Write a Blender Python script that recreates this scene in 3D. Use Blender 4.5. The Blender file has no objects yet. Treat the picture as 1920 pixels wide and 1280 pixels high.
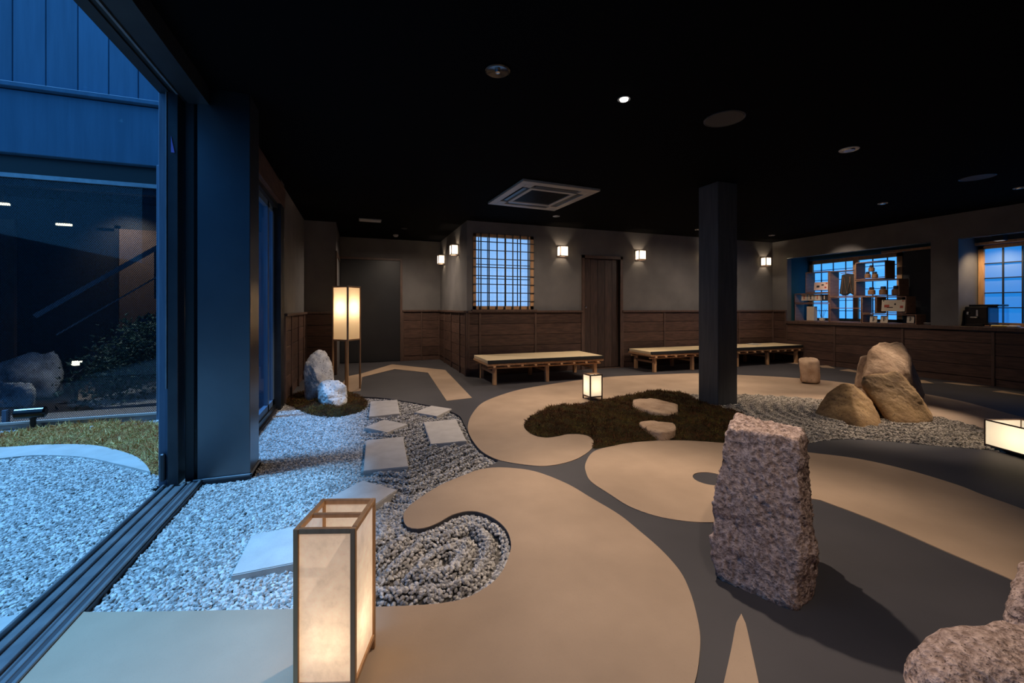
import bpy, bmesh, math, random
import numpy as np
from mathutils import Vector, Matrix, noise
from mathutils.geometry import tessellate_polygon

random.seed(7)
rng = np.random.default_rng(7)
SC = bpy.context.scene
COL = SC.collection
PI = math.pi

# ------------------------------------------------------------------ survey
# The room is measured in metres: camera at the origin, 1.1 m up; +Y runs into the room along the
# garden side, +X along the far wall.  YAW is the camera heading, FOC its focal length in pixels.
FOC, CX, HY, H, YAW = 790.0, 960.0, 577.0, 1.1, math.radians(20)
SY, CY = math.sin(YAW), math.cos(YAW)
ZC = 2.51                                   # ceiling height

def W(l, d, z=0.0):                         # lateral / depth / height -> world
    return Vector((d*SY + l*CY, d*CY - l*SY, z))
def onz(px, py, z=0.0):                     # a surveyed point on the level z
    d = FOC*(H - z)/(py - HY)
    return W((px-CX)/FOC*d, d, z)
def pdz(px, d, z):                          # a surveyed point at depth d and height z
    return W((px-CX)/FOC*d, d, z)
def ony(px, y, py=None):                    # on the plane y = const -> x (and z)
    t = (px-CX)/FOC
    d = y/(CY - SY*t)
    x = d*(SY + CY*t)
    return x if py is None else (x, H - (py-HY)*d/FOC)
def onx(px, x, py=None):                    # on the plane x = const -> y (and z)
    t = (px-CX)/FOC
    d = x/(SY + CY*t)
    y = d*(CY - SY*t)
    return y if py is None else (y, H - (py-HY)*d/FOC)

# ------------------------------------------------------------------ camera, world, sun, exposure
cam_d = bpy.data.cameras.new('camera')
cam = bpy.data.objects.new('camera', cam_d)
COL.objects.link(cam)
cam.location = (0, 0, H)
cam.rotation_euler = (PI/2, 0, -YAW)
cam_d.sensor_width = 36
cam_d.lens = FOC/1920*36
cam_d.shift_y = (HY-640)/1920
cam_d.clip_start = 0.02
SC.camera = cam

SC.view_settings.view_transform = 'Standard'
SC.view_settings.look = 'None'
SC.view_settings.gamma = 1.0
SC.view_settings.use_curve_mapping = False
SC.view_settings.exposure = 0.0
SC.cycles.use_denoising = True
SC.cycles.max_bounces = 8
SC.cycles.diffuse_bounces = 4
SC.cycles.transparent_max_bounces = 12
SC.cycles.caustics_reflective = False
SC.cycles.caustics_refractive = False
SC.cycles.sample_clamp_indirect = 4.0

world = bpy.data.worlds.new('dusk_sky')
SC.world = world
world.use_nodes = True
bgn = world.node_tree.nodes['Background']
bgn.inputs[0].default_value = (0.08, 0.40, 1.0, 1)
bgn.inputs[1].default_value = 1.25

sun_d = bpy.data.lights.new('dusk_light', 'SUN')
sun = bpy.data.objects.new('dusk_light', sun_d)
COL.objects.link(sun)
sun_d.color = (0.20, 0.53, 1.0)
sun_d.energy = 6.2
sun_d.angle = math.radians(9)
sun.rotation_euler = Vector((math.cos(math.radians(66)), 0.03, -math.sin(math.radians(66)))).to_track_quat('-Z', 'Y').to_euler()

WARM = (1.0, 0.80, 0.63)
def spot(loc, target, power, size, blend=0.5, color=WARM, r=0.03):
    d = bpy.data.lights.new('spot_beam', 'SPOT')
    o = bpy.data.objects.new('spot_beam', d)
    COL.objects.link(o)
    d.energy, d.color, d.spot_size, d.spot_blend, d.shadow_soft_size = power, color, math.radians(size), blend, r
    o.location = loc
    o.rotation_euler = (Vector(target)-Vector(loc)).to_track_quat('-Z', 'Y').to_euler()
    return o
ZL = ZC - 0.03
# (lamp position, aimed at, watts, beam angle, softness); some are added fill
SPOTS = [
    ((1.68, 2.41, ZL), (1.30, 1.40, 0.1), 195, 84, .7),     # the lit downlight, turned to the standing stone
    ((0.90, 0.30, ZL), (1.35, 1.25, 0.3), 75, 68, .9),      # added fill for the standing stone's front and near plaster
    ((0.15, -.70, ZL), (-.06, 1.30, .40), 24, 22, 1.0),     # added behind the camera to warm the near lantern's front
    ((1.90, 4.20, ZL), (1.35, 4.10, 0.0), 180, 92, .9),     # hooked plaster band
    ((4.80, 4.90, ZL), (4.00, 5.10, 0.0), 160, 85, .8),     # band beside the pillar
    ((3.00, 2.30, ZL), (3.00, 2.40, 0.0), 70, 66, .9),
    ((7.20, 2.65, ZL), (5.20, 2.90, 0.3), 380, 36, .7),     # rock group
    ((4.10, 2.50, ZL), (5.30, 3.90, 0.4), 130, 46, .8),
    ((2.85, 5.20, ZL), (2.70, 5.75, 0.0), 82, 150, 1.0),   # benches
    ((5.74, 5.20, ZL), (5.60, 5.75, 0.0), 82, 150, 1.0),
    ((7.40, 5.20, ZL), (7.30, 5.75, 0.0), 66, 140, 1.0),
    ((6.64, 3.63, ZL), (7.60, 4.30, 0.0), 30, 110, 1.0),    # counter
    ((7.10, 5.00, ZL), (9.00, 5.25, 1.35), 120, 44, .9),     # added to warm the display niche
    ((0.70, 7.60, ZL), (0.70, 7.70, 0.0), 130, 160, 1.0),   # alcove
    ((4.55, 1.95, ZL), (4.45, 2.25, 0.0), 110, 38, .9),     # added to boost the box lantern's light on the gravel
    ((0.75, 4.30, ZL), (-.45, 5.40, 0.3), 110, 34, .8),     # added fill on the grey rocks
]
for a in SPOTS:
    spot(*a)

# ------------------------------------------------------------------ materials
def nt(name):
    m = bpy.data.materials.new(name)
    m.use_nodes = True
    n = m.node_tree.nodes
    return m, n, m.node_tree.links, n['Principled BSDF']
def rgba(c): return (c[0], c[1], c[2], 1)

def mat(name, col, rough=0.6, metal=0.0, col2=None, scale=4.0, detail=6, stretch=(1, 1, 1), bump=0.0, bscale=None,
        bdist=0.01, spec=0.5, lo=.35, hi=.65, speck=None, rand=0.0):
    m, n, L, b = nt(name)
    b.inputs['Roughness'].default_value = rough
    b.inputs['Metallic'].default_value = metal
    b.inputs['Specular IOR Level'].default_value = spec
    b.inputs['Base Color'].default_value = rgba(col)
    tc = n.new('ShaderNodeTexCoord')
    mp = n.new('ShaderNodeMapping')
    mp.inputs['Scale'].default_value = stretch
    L.new(tc.outputs['Object'], mp.inputs['Vector'])
    out = None
    if col2 is not None:
        t = n.new('ShaderNodeTexNoise')
        t.inputs['Scale'].default_value = scale
        t.inputs['Detail'].default_value = detail
        L.new(mp.outputs[0], t.inputs['Vector'])
        r = n.new('ShaderNodeValToRGB')
        r.color_ramp.elements[0].position, r.color_ramp.elements[1].position = lo, hi
        r.color_ramp.elements[0].color, r.color_ramp.elements[1].color = rgba(col), rgba(col2)
        L.new(t.outputs['Fac'], r.inputs[0])
        out = r.outputs[0]
    if speck is not None:                    # (scale, colour, amount)
        t = n.new('ShaderNodeTexNoise')
        t.inputs['Scale'].default_value = speck[0]
        t.inputs['Detail'].default_value = 2
        L.new(tc.outputs['Object'], t.inputs['Vector'])
        r = n.new('ShaderNodeValToRGB')
        r.color_ramp.elements[0].position, r.color_ramp.elements[1].position = speck[2], speck[2]+.06
        L.new(t.outputs['Fac'], r.inputs[0])
        mx = n.new('ShaderNodeMixRGB')
        L.new(r.outputs[0], mx.inputs[0])
        if out: L.new(out, mx.inputs[1])
        else: mx.inputs[1].default_value = rgba(col)
        mx.inputs[2].default_value = rgba(speck[1])
        out = mx.outputs[0]
    if rand:                                 # every piece its own tone
        oi = n.new('ShaderNodeObjectInfo')
        mr = n.new('ShaderNodeMapRange')
        mr.inputs['To Min'].default_value, mr.inputs['To Max'].default_value = 1-rand, 1+rand
        L.new(oi.outputs['Random'], mr.inputs['Value'])
        hs = n.new('ShaderNodeHueSaturation')
        L.new(mr.outputs[0], hs.inputs['Value'])
        if out: L.new(out, hs.inputs['Color'])
        else: hs.inputs['Color'].default_value = rgba(col)
        out = hs.outputs[0]
    if out: L.new(out, b.inputs['Base Color'])
    if bump:
        t = n.new('ShaderNodeTexNoise')
        t.inputs['Scale'].default_value = bscale or scale*3
        t.inputs['Detail'].default_value = 8
        L.new(mp.outputs[0], t.inputs['Vector'])
        bp = n.new('ShaderNodeBump')
        bp.inputs['Strength'].default_value = bump
        bp.inputs['Distance'].default_value = bdist
        L.new(t.outputs['Fac'], bp.inputs['Height'])
        L.new(bp.outputs[0], b.inputs['Normal'])
    return m

def paper(name, col, transl=0.6, emit=0.0, ecol=None, mottle=0.0):
    m, n, L, b = nt(name)
    out = n['Material Output']
    df = n.new('ShaderNodeBsdfDiffuse'); tr = n.new('ShaderNodeBsdfTranslucent'); mx = n.new('ShaderNodeMixShader')
    mx.inputs[0].default_value = transl
    df.inputs[0].default_value = rgba(col); tr.inputs[0].default_value = rgba(col)
    if mottle:
        tc = n.new('ShaderNodeTexCoord'); t = n.new('ShaderNodeTexNoise')
        t.inputs['Scale'].default_value = 22; t.inputs['Detail'].default_value = 7; t.inputs['Roughness'].default_value = .65
        L.new(tc.outputs['Object'], t.inputs['Vector'])
        r = n.new('ShaderNodeValToRGB')
        r.color_ramp.elements[0].position, r.color_ramp.elements[1].position = .3, .7
        r.color_ramp.elements[0].color = rgba([c*(1-mottle) for c in col]); r.color_ramp.elements[1].color = rgba(col)
        L.new(t.outputs['Fac'], r.inputs[0])
        L.new(r.outputs[0], df.inputs[0]); L.new(r.outputs[0], tr.inputs[0])
    L.new(df.outputs[0], mx.inputs[1]); L.new(tr.outputs[0], mx.inputs[2])
    res = mx.outputs[0]
    if emit:
        e = n.new('ShaderNodeEmission'); e.inputs[0].default_value = rgba(ecol or col); e.inputs[1].default_value = emit
        ad = n.new('ShaderNodeAddShader')
        L.new(res, ad.inputs[0]); L.new(e.outputs[0], ad.inputs[1]); res = ad.outputs[0]
    L.new(res, out.inputs['Surface'])
    return m

def emission(name, col, s):
    m, n, L, b = nt(name)
    e = n.new('ShaderNodeEmission'); e.inputs[0].default_value = rgba(col); e.inputs[1].default_value = s
    L.new(e.outputs[0], n['Material Output'].inputs['Surface'])
    return m

def glass(name, tint=(.9, .95, 1), wire=False, refl=1.0):
    m, n, L, b = nt(name)
    tr = n.new('ShaderNodeBsdfTransparent'); tr.inputs[0].default_value = rgba(tint)
    gl = n.new('ShaderNodeBsdfGlossy'); gl.inputs['Roughness'].default_value = 0.01
    lw = n.new('ShaderNodeLayerWeight'); lw.inputs[0].default_value = .5
    p5 = n.new('ShaderNodeMath'); p5.operation = 'POWER'; p5.inputs[1].default_value = 5
    L.new(lw.outputs['Facing'], p5.inputs[0])
    mm = n.new('ShaderNodeMath'); mm.operation = 'MULTIPLY_ADD'; mm.inputs[1].default_value = .8*refl; mm.inputs[2].default_value = .04*refl
    L.new(p5.outputs[0], mm.inputs[0])
    mx = n.new('ShaderNodeMixShader')
    L.new(mm.outputs[0], mx.inputs[0]); L.new(tr.outputs[0], mx.inputs[1]); L.new(gl.outputs[0], mx.inputs[2])
    res = mx.outputs[0]
    if wire:                                  # fine wire cast in the pane
        tc = n.new('ShaderNodeTexCoord')
        facs = []
        for a in (0.95, -0.95):
            mp = n.new('ShaderNodeMapping'); mp.inputs['Rotation'].default_value = (0, a, 0)
            L.new(tc.outputs['Object'], mp.inputs['Vector'])
            wv = n.new('ShaderNodeTexWave'); wv.bands_direction = 'Z'; wv.inputs['Scale'].default_value = 22
            L.new(mp.outputs[0], wv.inputs['Vector'])
            g = n.new('ShaderNodeMath'); g.operation = 'GREATER_THAN'; g.inputs[1].default_value = .93
            L.new(wv.outputs['Fac'], g.inputs[0]); facs.append(g.outputs[0])
        mxx = n.new('ShaderNodeMath'); mxx.operation = 'MAXIMUM'
        L.new(facs[0], mxx.inputs[0]); L.new(facs[1], mxx.inputs[1])
        w = n.new('ShaderNodeBsdfDiffuse'); w.inputs[0].default_value = (.012, .018, .022, 1)
        m2 = n.new('ShaderNodeMixShader')
        hf = n.new('ShaderNodeMath'); hf.operation = 'MULTIPLY'; hf.inputs[1].default_value = .7
        L.new(mxx.outputs[0], hf.inputs[0]); L.new(hf.outputs[0], m2.inputs[0]); L.new(res, m2.inputs[1]); L.new(w.outputs[0], m2.inputs[2]); res = m2.outputs[0]
    L.new(res, n['Material Output'].inputs['Surface'])
    return m

M = {}
M['ceiling'] = mat('black_ceiling', (.0035, .0035, .004), .95, spec=.03)
M['plaster'] = mat('dark_grey_plaster', (.128, .124, .124), .85, col2=(.165, .158, .157), scale=2.5, bump=.15, bscale=60, bdist=.002, spec=.2)
M['niche'] = mat('indigo_plaster', (.022, .075, .09), .8, col2=(.026, .088, .105), scale=3, spec=.2)
M['nicheblack'] = mat('black_board', (.010, .010, .012), .6, col2=(.014, .014, .017), scale=6)
M['wood_dark'] = mat('dark_stained_wood', (.110, .062, .046), .55, col2=(.055, .031, .024), scale=6, stretch=(1, 1, 9), bump=.2, bscale=14, bdist=.002, rand=.25, spec=.35)
M['wood_door'] = mat('dark_door_wood', (.066, .038, .030), .5, col2=(.034, .021, .017), scale=6, stretch=(9, 9, .8), bump=.2, bscale=14, bdist=.002, rand=.2)
M['wood_batten'] = mat('dark_batten_wood', (.11, .064, .048), .5, col2=(.07, .042, .032), scale=8, stretch=(6, 6, 1))
M['floor'] = mat('dark_mortar', (.044, .042, .047), .6, col2=(.064, .060, .066), scale=1.6, detail=8, bump=.12, bscale=40, bdist=.002, spec=.35, lo=.3, hi=.7)
M['beige'] = mat('pale_mortar', (.335, .240, .166), .7, col2=(.47, .34, .237), scale=1.7, detail=10, bump=.3, bscale=90, bdist=.0015, spec=.25, lo=.3, hi=.7, speck=(420, (.30, .24, .18), .66))
M['slab'] = mat('stone_slab', (.50, .47, .44), .75, col2=(.58, .55, .52), scale=9, bump=.25, bscale=120, bdist=.002, spec=.2, speck=(300, (.38, .36, .34), .64))
M['courtslab'] = mat('courtyard_mortar', (.40, .39, .37), .8, col2=(.48, .47, .45), scale=6, bump=.2, bscale=90, bdist=.002, speck=(40, (.25, .24, .23), .72))
M['gravel'] = mat('pale_gravel', (.46, .44, .42), .85, rand=.55, spec=.2)
M['gravelgrey'] = mat('grey_gravel', (.36, .32, .27), .85, rand=.6, spec=.2)
M['gravelbed'] = mat('gravel_bed', (.10, .095, .09), .9, col2=(.18, .17, .16), scale=90, spec=.1)
def moss_mat(name, cols, scale):
    m, n, L, b = nt(name); b.inputs['Roughness'].default_value = .95; b.inputs['Specular IOR Level'].default_value = .1
    g = n.new('ShaderNodeNewGeometry'); t = n.new('ShaderNodeTexNoise'); t.inputs['Scale'].default_value = scale; t.inputs['Detail'].default_value = 4
    L.new(g.outputs['Position'], t.inputs['Vector'])
    oi = n.new('ShaderNodeObjectInfo'); ma = n.new('ShaderNodeMath'); ma.operation = 'MULTIPLY_ADD'; ma.inputs[1].default_value = .5; ma.inputs[2].default_value = -.25
    L.new(oi.outputs['Random'], ma.inputs[0])
    ad = n.new('ShaderNodeMath'); ad.operation = 'ADD'; L.new(t.outputs['Fac'], ad.inputs[0]); L.new(ma.outputs[0], ad.inputs[1])
    r = n.new('ShaderNodeValToRGB'); e = r.color_ramp.elements
    e[0].position, e[1].position = .25, .75
    e[0].color, e[1].color = rgba(cols[0]), rgba(cols[-1])
    for i, c in enumerate(cols[1:-1]): x = e.new(.25+.5*(i+1)/(len(cols)-1)); x.color = rgba(c)
    L.new(ad.outputs[0], r.inputs[0]); L.new(r.outputs[0], b.inputs['Base Color'])
    return m
M['moss'] = moss_mat('brown_moss', [(.035, .016, .008), (.16, .066, .030), (.07, .045, .015), (.17, .13, .035)], 5)
M['mossdry'] = moss_mat('dry_moss', [(.42, .15, .055), (.70, .37, .14), (.40, .32, .10), (.85, .58, .26)], 6)
M['mossbed'] = mat('moss_bed', (.030, .022, .011), .95, col2=(.045, .036, .014), scale=20, spec=.05)
M['mossdrybed'] = mat('dry_moss_bed', (.22, .12, .05), .95, col2=(.3, .2, .08), scale=20, spec=.05)
M['granite'] = mat('pink_granite', (.24, .165, .135), .9, col2=(.60, .455, .40), scale=60, detail=8, bump=1.0, bscale=60, bdist=.016, spec=.15, speck=(150, (.13, .09, .075), .62))
M['granitetop'] = M['granite']
M['brownrock'] = mat('brown_rock', (.26, .155, .07), .8, col2=(.50, .32, .15), scale=7, detail=9, bump=.7, bscale=22, bdist=.015, spec=.25, speck=(60, (.12, .08, .05), .64))
M['tanrock'] = mat('tan_rock', (.42, .28, .18), .85, col2=(.58, .41, .28), scale=7, detail=9, bump=.7, bscale=22, bdist=.015, spec=.2, speck=(60, (.2, .14, .1), .66))
M['greyrock'] = mat('pale_grey_rock', (.42, .40, .38), .85, col2=(.78, .76, .73), scale=9, detail=9, bump=.9, bscale=26, bdist=.015, spec=.2, speck=(50, (.20, .18, .17), .62))
M['steel'] = mat('brushed_steel', (.15, .16, .175), .36, metal=1.0, col2=(.17, .18, .195), scale=3, bump=.01, bscale=8)
M['darkmetal'] = mat('dark_metal', (.045, .05, .058), .42, metal=.7, col2=(.06, .066, .075), scale=5)
M['blackdoor'] = mat('black_door', (.016, .017, .020), .38, col2=(.02, .021, .024), scale=3)
M['track'] = mat('track_metal', (.22, .24, .26), .32, metal=.55, col2=(.32, .34, .36), scale=9)
M['blackrubber'] = mat('black_plastic', (.01, .01, .011), .45)
M['bluewood'] = mat('indigo_painted_wood', (.05, .125, .20), .6, col2=(.065, .15, .235), scale=3, stretch=(6, 6, .5), bump=.2, bscale=20, bdist=.002, rand=.12, spec=.3, speck=(9, (.12, .22, .28), .74))
M['bluepost'] = mat('weathered_blue_post', (.10, .16, .24), .7, col2=(.07, .12, .19), scale=5, stretch=(9, 9, .6), bump=.2, bscale=20, bdist=.002)
M['pillar'] = mat('black_pillar_wood', (.085, .088, .094), .5, col2=(.062, .064, .069), scale=5, stretch=(6, 6, .5), bump=.08, bscale=12, bdist=.002, spec=.4)
M['cedar'] = mat('pale_cedar', (.56, .33, .17), .55, col2=(.46, .25, .12), scale=6, stretch=(5, 5, 1), spec=.3, rand=.08)
M['cedarpost'] = mat('lantern_cedar', (.50, .30, .16), .55, col2=(.42, .24, .12), scale=8, stretch=(7, 7, .6), spec=.3)
M['tatami'] = mat('tatami', (.68, .54, .33), .8, col2=(.76, .61, .39), scale=60, stretch=(1, 12, 1), bump=.2, bscale=80, bdist=.001, spec=.15)
M['tatamiedge'] = mat('tatami_border', (.010, .010, .011), .7)
M['washi'] = paper('washi_paper', (.93, .82, .68), .55, emit=.24, ecol=(1, .72, .50), mottle=.34)
M['washi_tall'] = paper('washi_tall', (.93, .80, .58), .55, emit=.18, ecol=(1, .68, .36))
M['washi_glow'] = paper('washi_glow', (.9, .85, .74), .5, emit=.42, ecol=(1, .84, .58))
M['sconce'] = paper('sconce_paper', (.9, .85, .75), .5, emit=.15, ecol=(1, .84, .68))
M['bulb'] = emission('bulb', (1, .78, .5), 6)
M['lens_glow'] = emission('lens_glow', (1, .62, .38), .7)
M['lamp_dim'] = emission('lamp_dim', (1, .78, .5), 5)
M['lamp_on'] = emission('lamp_face', (1, .93, .85), 14)
M['shojiblue'] = paper('shoji_blue', (.35, .42, .5), .5, emit=.70, ecol=(.27, .55, 1.0))  # glow put into the paper for dusk light behind it
M['shojideep'] = paper('shoji_deep', (.2, .3, .4), .5, emit=.92, ecol=(.085, .42, 1.0))  # emits in place of sky light through the niche screen
M['shojidark'] = paper('shoji_dark', (.2, .28, .35), .5, emit=.55, ecol=(.02, .32, 1.0))  # deeper glow, likewise standing in for light from outside
M['lattice'] = mat('black_lattice', (.014, .015, .018), .5)
M['white'] = mat('white_plastic', (.55, .52, .48), .5)
M['whitepanel'] = mat('aircon_panel', (.36, .34, .31), .5)
M['card'] = mat('cream_card', (.62, .53, .42), .8, col2=(.66, .58, .47), scale=5)
M['pinkcard'] = mat('pink_card', (.66, .48, .42), .8, col2=(.68, .52, .46), scale=5)
M['ink'] = mat('ink', (.015, .014, .018), .7)
M['redink'] = mat('red_ink', (.42, .08, .05), .7)
M['brownjar'] = mat('brown_jar', (.19, .10, .05), .35, col2=(.24, .13, .07), scale=8)
M['cloth'] = mat('black_cloth', (.012, .012, .013), .9, col2=(.022, .021, .02), scale=14, bump=.3)
M['cubby'] = mat('cubby_wood', (.27, .145, .09), .6, col2=(.19, .10, .065), scale=6, stretch=(1, 6, 6))
M['blackgloss'] = mat('black_gloss', (.008, .008, .009), .18)
M['speaker'] = mat('speaker_mesh', (.03, .03, .032), .6)
M['glass'] = glass('clear_glass')
M['wireglass'] = glass('wired_glass', tint=(.80, .9, .98), wire=True, refl=.7)
M['brownwall'] = mat('brown_plaster', (.19, .12, .09), .85, col2=(.16, .10, .075), scale=3)
M['leaf'] = mat('leaf', (.03, .075, .045), .6, col2=(.02, .05, .03), scale=5, rand=.4)
M['chrome'] = mat('chrome', (.6, .6, .6), .25, metal=1.0)
M['yellowpaper'] = mat('yellow_paper', (.6, .45, .16), .8)
M['purple'] = mat('purple_matte', (.20, .18, .62), .6)

# ------------------------------------------------------------------ mesh helpers
def link(name, me, m=None, parent=None, kind=None):
    o = bpy.data.objects.new(name, me)
    COL.objects.link(o)
    if m is not None and me is not None and not me.materials: me.materials.append(M[m] if isinstance(m, str) else m)
    if parent is not None: o.parent = parent
    if kind: o['kind'] = kind
    return o
def bm_mesh(bm, name, smooth=False):
    me = bpy.data.meshes.new(name)
    bm.normal_update()
    bm.to_mesh(me); bm.free()
    if smooth:
        for p in me.polygons: p.use_smooth = True
    return me
def tag(o, label, cat, group=None, kind=None):
    o['label'] = label; o['category'] = cat
    if group: o['group'] = group
    if kind: o['kind'] = kind
    return o
def empty(name, label, cat, loc=(0, 0, 0), rz=0.0, group=None):
    o = bpy.data.objects.new(name, None); COL.objects.link(o)
    o.empty_display_size = .1
    o.location = loc; o.rotation_euler = (0, 0, rz)
    return tag(o, label, cat, group)

def add_box(bm, x0, x1, y0, y1, z0, z1, bev=0.0, mtx=None):
    t = bmesh.new()
    v = [t.verts.new(p) for p in ((x0,y0,z0),(x1,y0,z0),(x1,y1,z0),(x0,y1,z0),(x0,y0,z1),(x1,y0,z1),(x1,y1,z1),(x0,y1,z1))]
    for f in ((3,2,1,0),(4,5,6,7),(0,1,5,4),(1,2,6,5),(2,3,7,6),(3,0,4,7)): t.faces.new([v[i] for i in f])
    if bev: bmesh.ops.bevel(t, geom=list(t.edges), offset=bev, segments=1, affect='EDGES', profile=.5)
    if mtx is not None: bmesh.ops.transform(t, matrix=mtx, verts=t.verts)
    me = bpy.data.meshes.new('tmp'); t.to_mesh(me); t.free()
    bm.from_mesh(me); bpy.data.meshes.remove(me)
    return bm
def box(name, x0, x1, y0, y1, z0, z1, m, parent=None, bev=0.0, mtx=None, kind=None):
    if x0 > x1: x0, x1 = x1, x0
    if y0 > y1: y0, y1 = y1, y0
    if z0 > z1: z0, z1 = z1, z0
    bm = bmesh.new(); add_box(bm, x0, x1, y0, y1, z0, z1, bev, mtx)
    return link(name, bm_mesh(bm, name), m, parent, kind)
def boxes(name, lst, m, parent=None, bev=0.0, kind=None):
    bm = bmesh.new()
    for b in lst: add_box(bm, *b, bev=bev)
    return link(name, bm_mesh(bm, name), m, parent, kind)
def sheets(name, quads, m, parent=None):          # single sheets of paper, one quad each
    bm = bmesh.new()
    for q in quads: bm.faces.new([bm.verts.new(p) for p in q])
    return link(name, bm_mesh(bm, name), m, parent)
def xz(x0, x1, y, z0, z1): return ((x0, y, z0), (x1, y, z0), (x1, y, z1), (x0, y, z1))
def yz(x, y0, y1, z0, z1): return ((x, y0, z0), (x, y1, z0), (x, y1, z1), (x, y0, z1))
def bar(name, p0, p1, w, h, m, parent=None, kind=None):       # a rectangular bar between two points
    p0, p1 = Vector(p0), Vector(p1); d = p1-p0
    q = d.to_track_quat('Y', 'Z').to_matrix().to_4x4(); q.translation = p0
    bm = bmesh.new(); add_box(bm, -w/2, w/2, 0, d.length, -h/2, h/2, min(w, h)*.08, q)
    return link(name, bm_mesh(bm, name), m, parent, kind)
def lathe(prof, n=24, mtx=None, cap=True):
    bm = bmesh.new(); rings = []
    for r, z in prof:
        rings.append([bm.verts.new((r*math.cos(2*PI*k/n), r*math.sin(2*PI*k/n), z)) for k in range(n)])
    for a, b in zip(rings, rings[1:]):
        for k in range(n): bm.faces.new((a[k], a[(k+1) % n], b[(k+1) % n], b[k]))
    if cap:
        bm.faces.new(list(reversed(rings[0]))); bm.faces.new(rings[-1])
    bmesh.ops.recalc_face_normals(bm, faces=bm.faces)
    if mtx is not None: bmesh.ops.transform(bm, matrix=mtx, verts=bm.verts)
    return bm
def lathe_obj(name, prof, m, parent=None, n=24, mtx=None, smooth=False, cap=True):
    return link(name, bm_mesh(lathe(prof, n, mtx, cap), name, smooth), m, parent)

def smooth_loop(pts, step=0.03):
    """closed outline; points are (Vector, corner?)"""
    P = [p[0].to_2d() for p in pts]; C = [p[1] for p in pts]; n = len(P); out = []
    for i in range(n):
        a, b = P[i], P[(i+1) % n]
        a0 = P[i-1] if not C[i] else a + (a-b)*.5
        b1 = P[(i+2) % n] if not C[(i+1) % n] else b + (b-a)*.5
        k = max(1, int((b-a).length/step))
        m0 = (b-a0)*.5; m1 = (b1-a)*.5
        La = (b-a).length
        for mm in (m0, m1):
            if mm.length > La*1.2: mm *= La*1.2/mm.length
        for j in range(k):
            t = j/k; t2, t3 = t*t, t**3
            out.append(a*(2*t3-3*t2+1) + m0*(t3-2*t2+t) + b*(-2*t3+3*t2) + m1*(t3-t2))
    return out
def outline(px, z=0.0, step=0.03):
    """surveyed outline: (px, py) smooth, (px, py, 1) a corner"""
    return smooth_loop([(onz(p[0], p[1], z), len(p) > 2) for p in px], step)
def slab(name, loop, z0, z1, m, parent=None, holes=(), kind=None, bevel=0):
    polys = [[Vector((p[0], p[1], 0)) for p in l] for l in [loop]+list(holes)]
    tris = tessellate_polygon(polys)
    flat = [p for l in polys for p in l]
    n = len(flat)
    vs = [(p.x, p.y, z1) for p in flat] + [(p.x, p.y, z0) for p in flat]
    fs = []
    for t in tris:
        a, b, c = (flat[i] for i in t)
        cr = (b-a).cross(c-a).z
        if abs(cr) < 1e-12: continue
        fs.append(tuple(t) if cr > 0 else (t[0], t[2], t[1]))
    o = 0
    for l in polys:
        k = len(l)
        for i in range(k):
            a, b = o+i, o+(i+1) % k
            fs.append((a, b, b+n, a+n))
        o += k
    me = bpy.data.meshes.new(name)
    me.from_pydata(vs, [], fs); me.update()
    bm = bmesh.new(); bm.from_mesh(me)
    bm.to_mesh(me); bm.free()
    return link(name, me, m, parent, kind)

def inside(x, y, loop):
    L = np.array([(p[0], p[1]) for p in loop]); r = np.zeros(len(x), bool)
    x1, y1 = L[:, 0], L[:, 1]; x2, y2 = np.roll(x1, -1), np.roll(y1, -1)
    for a, b, c, d in zip(x1, y1, x2, y2):
        if b == d: continue
        c_ = ((b > y) != (d > y)) & (x < (c-a)*(y-b)/(d-b)+a)
        r ^= c_
    return r
def dist_loop(x, y, loop, closed=True):
    L = np.array([(p[0], p[1]) for p in loop]); best = np.full(len(x), 9e9)
    Q = np.roll(L, -1, 0) if closed else L[1:]
    for (a, b), (c, d) in zip(L, Q):
        vx, vy = c-a, d-b; vv = vx*vx+vy*vy
        if vv < 1e-12: continue
        t = np.clip(((x-a)*vx+(y-b)*vy)/vv, 0, 1)
        best = np.minimum(best, (x-a-t*vx)**2+(y-b-t*vy)**2)
    return np.sqrt(best)
def grid_in(loop, pitch, margin=0.0, out=(), jitter=.42):
    L = np.array([(p[0], p[1]) for p in loop])
    x0, y0 = L.min(0); x1, y1 = L.max(0)
    gx, gy = np.meshgrid(np.arange(x0, x1, pitch), np.arange(y0, y1, pitch*.9))
    gx = gx + (np.arange(gx.shape[0]) % 2)[:, None]*pitch*.5
    x = gx.ravel()+rng.uniform(-jitter, jitter, gx.size)*pitch; y = gy.ravel()+rng.uniform(-jitter, jitter, gx.size)*pitch
    k = inside(x, y, loop)
    for h in out: k &= ~inside(x, y, h)
    x, y = x[k], y[k]
    d = dist_loop(x, y, loop)
    if margin:
        q = d > margin; x, y, d = x[q], y[q], d[q]
    return x, y, d

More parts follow.
